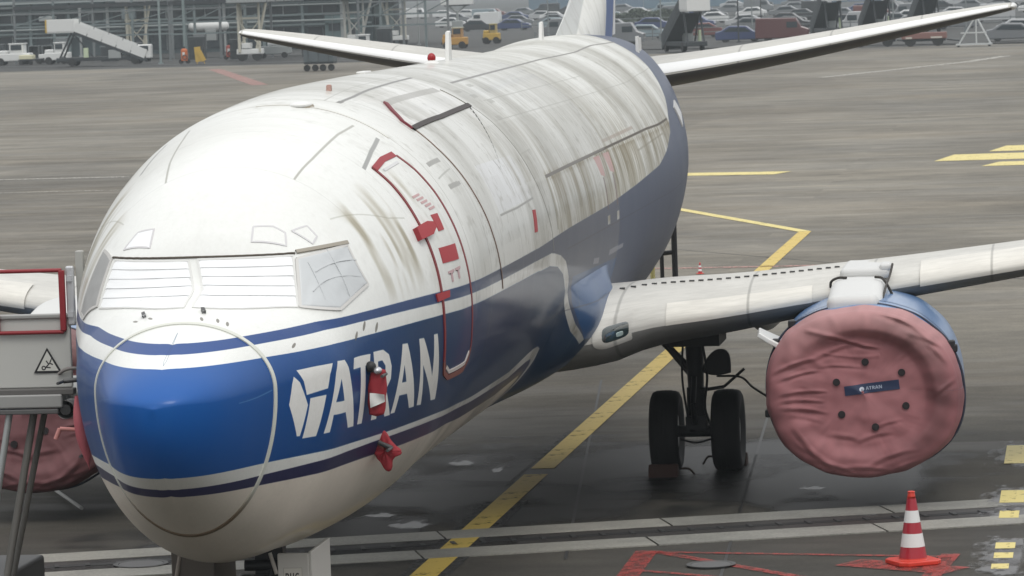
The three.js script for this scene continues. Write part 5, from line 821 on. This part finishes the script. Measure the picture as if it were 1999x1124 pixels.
// teal cabins in the middle distance
for (const [x, z, w, h, m, l] of [[400, -71.5, 4.2, 3.6, M([0.10, 0.15, 0.155]), 'teal cabin above the starboard tailplane, the wider one'], [402, -67.8, 2.0, 4.4, M([0.15, 0.2, 0.2]), 'narrow teal cabin left of the pale bridge supports'], [404, -75.2, 3.2, 5, M([0.40, 0.39, 0.33]), 'beige cabin above the starboard tailplane']]) { const t = thing('service_cabin', l, 'cabin', [x, 0, z], Q); part('wall', rb(w, h, 2.4, 0, h / 2, 0, 0.05), m, t); part('roof', bx(w + 0.2, 0.14, 2.6, 0, h + 0.07, 0), bgGrey, t); part('door', bx(0.8, 2, 0.06, w * 0.2, 1.05, 1.22), bgDark, t); part('window', bx(w * 0.3, 0.8, 0.06, -w * 0.25, h * 0.62, 1.22), bgGlass, t); part('panel_rib', [-0.3, 0, 0.3].map((k) => bx(0.08, h - 0.2, 0.08, w * k, h / 2, 1.23)), bgGrey, t); }
// parked cars
const carBody = (() => { const s = new THREE.Shape([[-2.15, 0.3], [2.15, 0.3], [2.2, 0.55], [2.1, 0.78], [1.25, 0.92], [0.6, 1.40], [-0.95, 1.45], [-1.75, 0.98], [-2.18, 0.9], [-2.22, 0.55]].map((q) => new THREE.Vector2(...q))); return new THREE.ExtrudeGeometry(s, { depth: 1.5, bevelEnabled: true, bevelSize: 0.08, bevelThickness: 0.12, bevelSegments: 3 }).translate(0, 0, -0.75); })();
const carGlass = (() => { const s = new THREE.Shape([[1.1, 0.93], [0.55, 1.33], [-0.9, 1.37], [-1.5, 1.0]].map((q) => new THREE.Vector2(...q))); return new THREE.ExtrudeGeometry(s, { depth: 1.80, bevelEnabled: false }).translate(0, 0, -0.90); })();
const carWheel = [new THREE.CylinderGeometry(0.32, 0.32, 0.22, 18).rotateX(Math.PI / 2)], lampG = new THREE.SphereGeometry(0.1, 10, 8);
const vanBody = (() => { const s = new THREE.Shape([[-2.4, 0.35], [2.4, 0.35], [2.45, 1.0], [1.75, 1.25], [1.25, 2.05], [-2.35, 2.1], [-2.42, 0.9]].map((q) => new THREE.Vector2(...q))); return new THREE.ExtrudeGeometry(s, { depth: 1.6, bevelEnabled: true, bevelSize: 0.07, bevelThickness: 0.1, bevelSegments: 2 }).translate(0, 0, -0.8); })();
const vanGlass = bx(1.0, 0.55, 1.86, 0.95, 1.5, 0);
const colours = { silver: [0.40, 0.41, 0.42], grey: [0.16, 0.17, 0.18], black: [0.025, 0.027, 0.03], white: [0.62, 0.63, 0.63], 'dark blue': [0.035, 0.055, 0.14], 'dull red': [0.15, 0.05, 0.045], 'pale blue': [0.22, 0.28, 0.31], maroon: [0.10, 0.035, 0.035] }, carMat = {}, proto = {};
for (const k in colours) carMat[k] = MP(colours[k], { roughness: 0.35, clearcoat: 0.6, clearcoatRoughness: 0.1 });
function car(colour, van, label, pos, turn, group) {
  const key = colour + van, name = van ? 'parked_van' : 'parked_car';
  if (proto[key]) { dup(proto[key], name, label, pos, turn, group); return; }
  const t = proto[key] = thing(name, label, van ? 'van' : 'car', pos, turn, group);
  part('body', van ? vanBody : carBody, carMat[colour], t); part('windows', van ? vanGlass : carGlass, bgGlass, t);
  for (const [x, z] of [[-1.35, 0.74], [1.35, 0.74], [-1.35, -0.74], [1.35, -0.74]]) part('wheel', carWheel[0].clone().translate(x, 0.32, z), bgRubber, t);
  for (const z of [-0.55, 0.55]) part('headlight', lampG.clone().translate(van ? 2.42 : 2.16, 0.66, z), bgWhite, t);
}
// ones that stand out, then the rows behind
car('dark blue', false, 'dark blue parked car nearest the apron, right of the stairs with white platform', [348, 0, -24.6], Q);
car('maroon', true, 'maroon parked van behind the port tailplane, beside the dark blue car', [345, 0, -20.4], Q);
car('white', false, 'white parked car seen just left of the tail fin', [620, 0, -77.6], Q);
car('dull red', true, 'dull red parked van between the slanted stairs, farther back', [452, 0, -17.4], Q);
car('white', false, 'white parked car behind the rightmost slanted stairs', [445, 0, -12.6], Q);
car('grey', true, 'grey parked van behind the tailplane root beside the stairs', [352, 0, -36.5], Q);
car('grey', false, 'grey parked car beyond the tip of the port tailplane, nearest the apron', [305, 0, 1.6], Q);
car('silver', false, 'silver parked car behind the grey one at the right edge', [330, 0, 1.9], Q);
{
  const keys = ['silver', 'grey', 'grey', 'black', 'grey', 'silver', 'pale blue', 'dark blue', 'grey', 'dull red', 'black', 'white', 'black'], names = ['first', 'second', 'third', 'fourth', 'fifth', 'sixth', 'seventh'];
  const lots = [];
  [[385, -44, 8], [420, -52, 6], [462, -62, 4], [510, -75, 4], [570, -88, 2], [650, -105, 0], [760, -125, 0]].forEach(([x, z0, z1], r) => {
    for (let z = z0 + rr(0, 2); z < z1; z += rr(4.6, 6.2)) { if (rnd() < 0.25) continue; lots.push([keys[Math.floor(rnd() * keys.length)], rnd() < 0.16 ? 'van' : 'car', r, x + rr(-1.2, 1.2), z, Q + (rnd() < 0.5 ? Math.PI : 0) + rr(-0.1, 0.1)]); }
  });
  const nth = ['leftmost', 'second from the left', 'third from the left', 'fourth from the left', 'fifth from the left', 'sixth from the left', 'seventh from the left', 'eighth from the left'];
  for (const [k, kind, r, x, z, a] of lots) {
    const same = lots.filter((l) => l[0] === k && l[1] === kind && l[2] === r), i = same.findIndex((l) => l[4] === z);
    car(k, kind === 'van', `${k} parked ${kind}${same.length > 1 ? ', ' + nth[i] + ',' : ''} ${names[r]} row of far car park`, [x, 0, z], a, `${k} ${kind}s parked in the ${names[r]} row of the far car park`);
  }
}
for (const [x, z, l] of [[352, -30.6, 'first lamp post left of the stairs with white platform'], [372, -34.5, 'second lamp post, between the fin and the stairs'], [404, -28.0, 'lamp post among the cars behind the dark blue car'], [366, -16.2, 'lamp post between the left and middle slanted stairs'], [376, -11.6, 'lamp post between the middle and right slanted stairs'], [350, -3.6, 'lamp post behind the outer tailplane, near its tip'], [390, -48.2, 'lamp post just left of the tail fin']]) { const t = thing('lamp_post', l, 'lamp post', [x, 0, z], Q); part('pole', rod([0, 0, 0], [0, 9, 0], 0.08, 0.05), M([0.20, 0.22, 0.22]), t); part('base', bx(0.45, 0.7, 0.45, 0, 0.35, 0), bgGrey, t); part('lamp_head', rb(0.9, 0.14, 0.3, 0.4, 9, 0, 0.05), bgLight, t); }
for (const [x, z0, z1, l] of [[362, -98, -82, 'grey teal pipe gantry behind the baggage dollies and sideways stairs'], [352, -80, -70, 'grey teal pipe gantry behind the orange extinguisher cart'], [366, -64, -55, 'grey steel gantry above the starboard tailplane']]) { const t = thing('pipe_gantry', l, 'gantry', [x, 0, (z0 + z1) / 2], Q), L = z1 - z0, m = M([0.15, 0.185, 0.19]); for (let k = 0; k <= 4; k++) part('gantry_post', bx(0.22, 6.4, 0.22, -L / 2 + k * L / 4, 3.2, 0), k % 2 ? m : bgGrey, t); for (const y of [2.5, 3.6, 4.9, 6.1]) part('gantry_beam', bx(L, 0.16, 0.2, 0, y, 0.05), y > 4 ? bgGrey : m, t); for (let k = 0; k < 4; k++) part('brace', rod([-L / 2 + k * L / 4, 3.7, 0.1], [-L / 2 + (k + 1) * L / 4, 4.8, 0.1], 0.05), m, t); part('valve_box', rb(1.2, 1.1, 0.6, -L * 0.2, 1.9, 0.2, 0.06), bgGrey, t); part('cable_tray', bx(L, 0.35, 0.5, 0, 5.5, 0), bgDark, t); }
for (const [x, z, w, h, l] of [[358, -98.6, 1.2, 1.9, 'dark equipment cabinet at the left edge behind the white truck'], [352, -86.0, 1.6, 1.4, 'dark equipment cabinet under the sideways stairs, left one'], [350, -83.0, 1.2, 1.7, 'dark equipment cabinet under the sideways stairs, right one'], [346, -76.0, 1.5, 2.1, 'dark equipment cabinet beside the tall grey teal post'], [340, -71.0, 1.0, 1.8, 'dark equipment cabinet right of the yellow folded barrier'], [342, -62.0, 2.0, 1.4, 'dark equipment cabinet right of the stand number sign'], [352, -59.0, 1.4, 2.2, 'dark equipment cabinet right of the small white tractor']]) { const t = thing('equipment_cabinet', l, 'cabinet', [x, 0, z], Q); part('housing', rb(w, h, 0.9, 0, h / 2 + 0.1, 0, 0.05), M([0.05, 0.06, 0.065]), t); part('door', bx(w * 0.42, h * 0.8, 0.04, -w * 0.22, h / 2 + 0.1, 0.46), bgDark, t); part('door', bx(w * 0.42, h * 0.8, 0.04, w * 0.22, h / 2 + 0.1, 0.46), bgDark, t); part('roof', bx(w + 0.1, 0.08, 1.0, 0, h + 0.14, 0), bgGrey, t); }
// fence rails and hedge of the car park
for (const [x, z0, z1, l] of [[378, -48, 6, 'low grey rail fence in front of the first car row'], [498, -66, 0, 'low grey rail fence between the far car rows']]) { const t = thing('rail_fence', l, 'fence', [x, 0, (z0 + z1) / 2]); const L = z1 - z0; part('rail', [bx(0.08, 0.1, L, 0, 1.1, 0), bx(0.08, 0.1, L, 0, 0.65, 0)], bgGrey, t); for (let z = -L / 2; z <= L / 2; z += 4) part('fence_post', bx(0.12, 1.25, 0.12, 0, 0.62, z), bgGrey, t); }
{
  const leaf = new THREE.PlaneGeometry(0.34, 0.34), n = 2600, im = new THREE.InstancedMesh(leaf, M([0.075, 0.095, 0.07], { roughness: 0.8 }), n), m = new THREE.Matrix4(), q = new THREE.Quaternion(), e = new THREE.Euler();
  for (let i = 0; i < n; i++) { const z = rr(-66, -50), h = 1.2 + 1.1 * vn(z * 0.5, 3), y = rr(0.1, h); m.compose(new THREE.Vector3(rr(-0.8, 0.8), y, z), q.setFromEuler(e.set(rr(0, 6), rr(0, 6), rr(0, 6))), new THREE.Vector3(1, 1, 1)); im.setMatrixAt(i, m); }
  im.name = 'hedge'; im.position.set(545, 0, 0); scene.add(im); tag(im, 'grey green clipped hedge among the far car rows behind the tail', 'hedge'); im.userData.kind = 'stuff';
}
// things under and beyond the port tailplane
for (const [x, z, l] of [[300, -9.6, 'rust red low flatbed trailer under the middle of the port tailplane'], [296, -5.4, 'rust red low flatbed trailer under the outer port tailplane']]) { const t = thing('flatbed_trailer', l, 'trailer', [x, 0, z], Q); part('bed', rb(3.6, 0.5, 1.8, 0, 0.85, 0, 0.05), M([0.20, 0.10, 0.085]), t); part('frame', bx(3.4, 0.2, 1.5, 0, 0.5, 0), bgDark, t); part('marker', [bx(0.9, 0.14, 0.03, 1.0, 0.7, 0.92), bx(0.5, 0.14, 0.03, -1.2, 0.7, 0.92)], M([0.5, 0.47, 0.42]), t); wheelsAt([[-1.1, 0.7], [1.1, 0.7]], 0.45, 0.3).forEach((q) => part('wheel', q, bgRubber, t)); part('drawbar', rod([1.8, 0.5, 0], [2.9, 0.35, 0], 0.06), bgDark, t); }
{ const t = thing('work_stand', 'white lattice work stand under the tip of the port tailplane', 'work stand', [287, 0, -1.2], Q); const W = [0.5, 0.52, 0.52]; part('ladder', [rod([-1.2, 0.15, 0.5], [0.2, 2.4, 0.5], 0.06), rod([-1.2, 0.15, -0.5], [0.2, 2.4, -0.5], 0.06), ...[0.2, 0.4, 0.6, 0.8].map((k) => rod([-1.2 + 1.4 * k, 0.15 + 2.25 * k, -0.5], [-1.2 + 1.4 * k, 0.15 + 2.25 * k, 0.5], 0.04))], M(W), t); part('leg', [rod([0.2, 2.4, 0.5], [1.3, 0.15, 0.5], 0.06), rod([0.2, 2.4, -0.5], [1.3, 0.15, -0.5], 0.06), rod([0.2, 2.4, 0.5], [0.2, 0.2, 0.5], 0.06)], M(W), t); part('base', [bx(2.8, 0.12, 0.12, 0, 0.2, 0.5), bx(2.8, 0.12, 0.12, 0, 0.2, -0.5), bx(2.0, 0.1, 0.1, 0, 1.1, 0.5)], M(W), t); wheelsAt([[-1.2, 0.5], [1.2, 0.5]], 0.12, 0.08).forEach((q) => part('caster', q, bgRubber, t)); }
// blue hoarding far right
{ const t = thing('hoarding', 'grey blue hoarding at the back of the car park', 'hoarding', [820, 0, -40], Q); for (let i = 0; i < 22; i++) part('panel', rb(6.0, 4.2, 0.2, -66 + i * 6.1, 2.1, 0, 0.04), M([0.10 + 0.03 * rnd(), 0.17, 0.21 + 0.03 * rnd()]), t); part('rail', bx(134, 0.2, 0.3, -2, 4.3, 0), bgGrey, t); }
renderer.render(scene, camera);
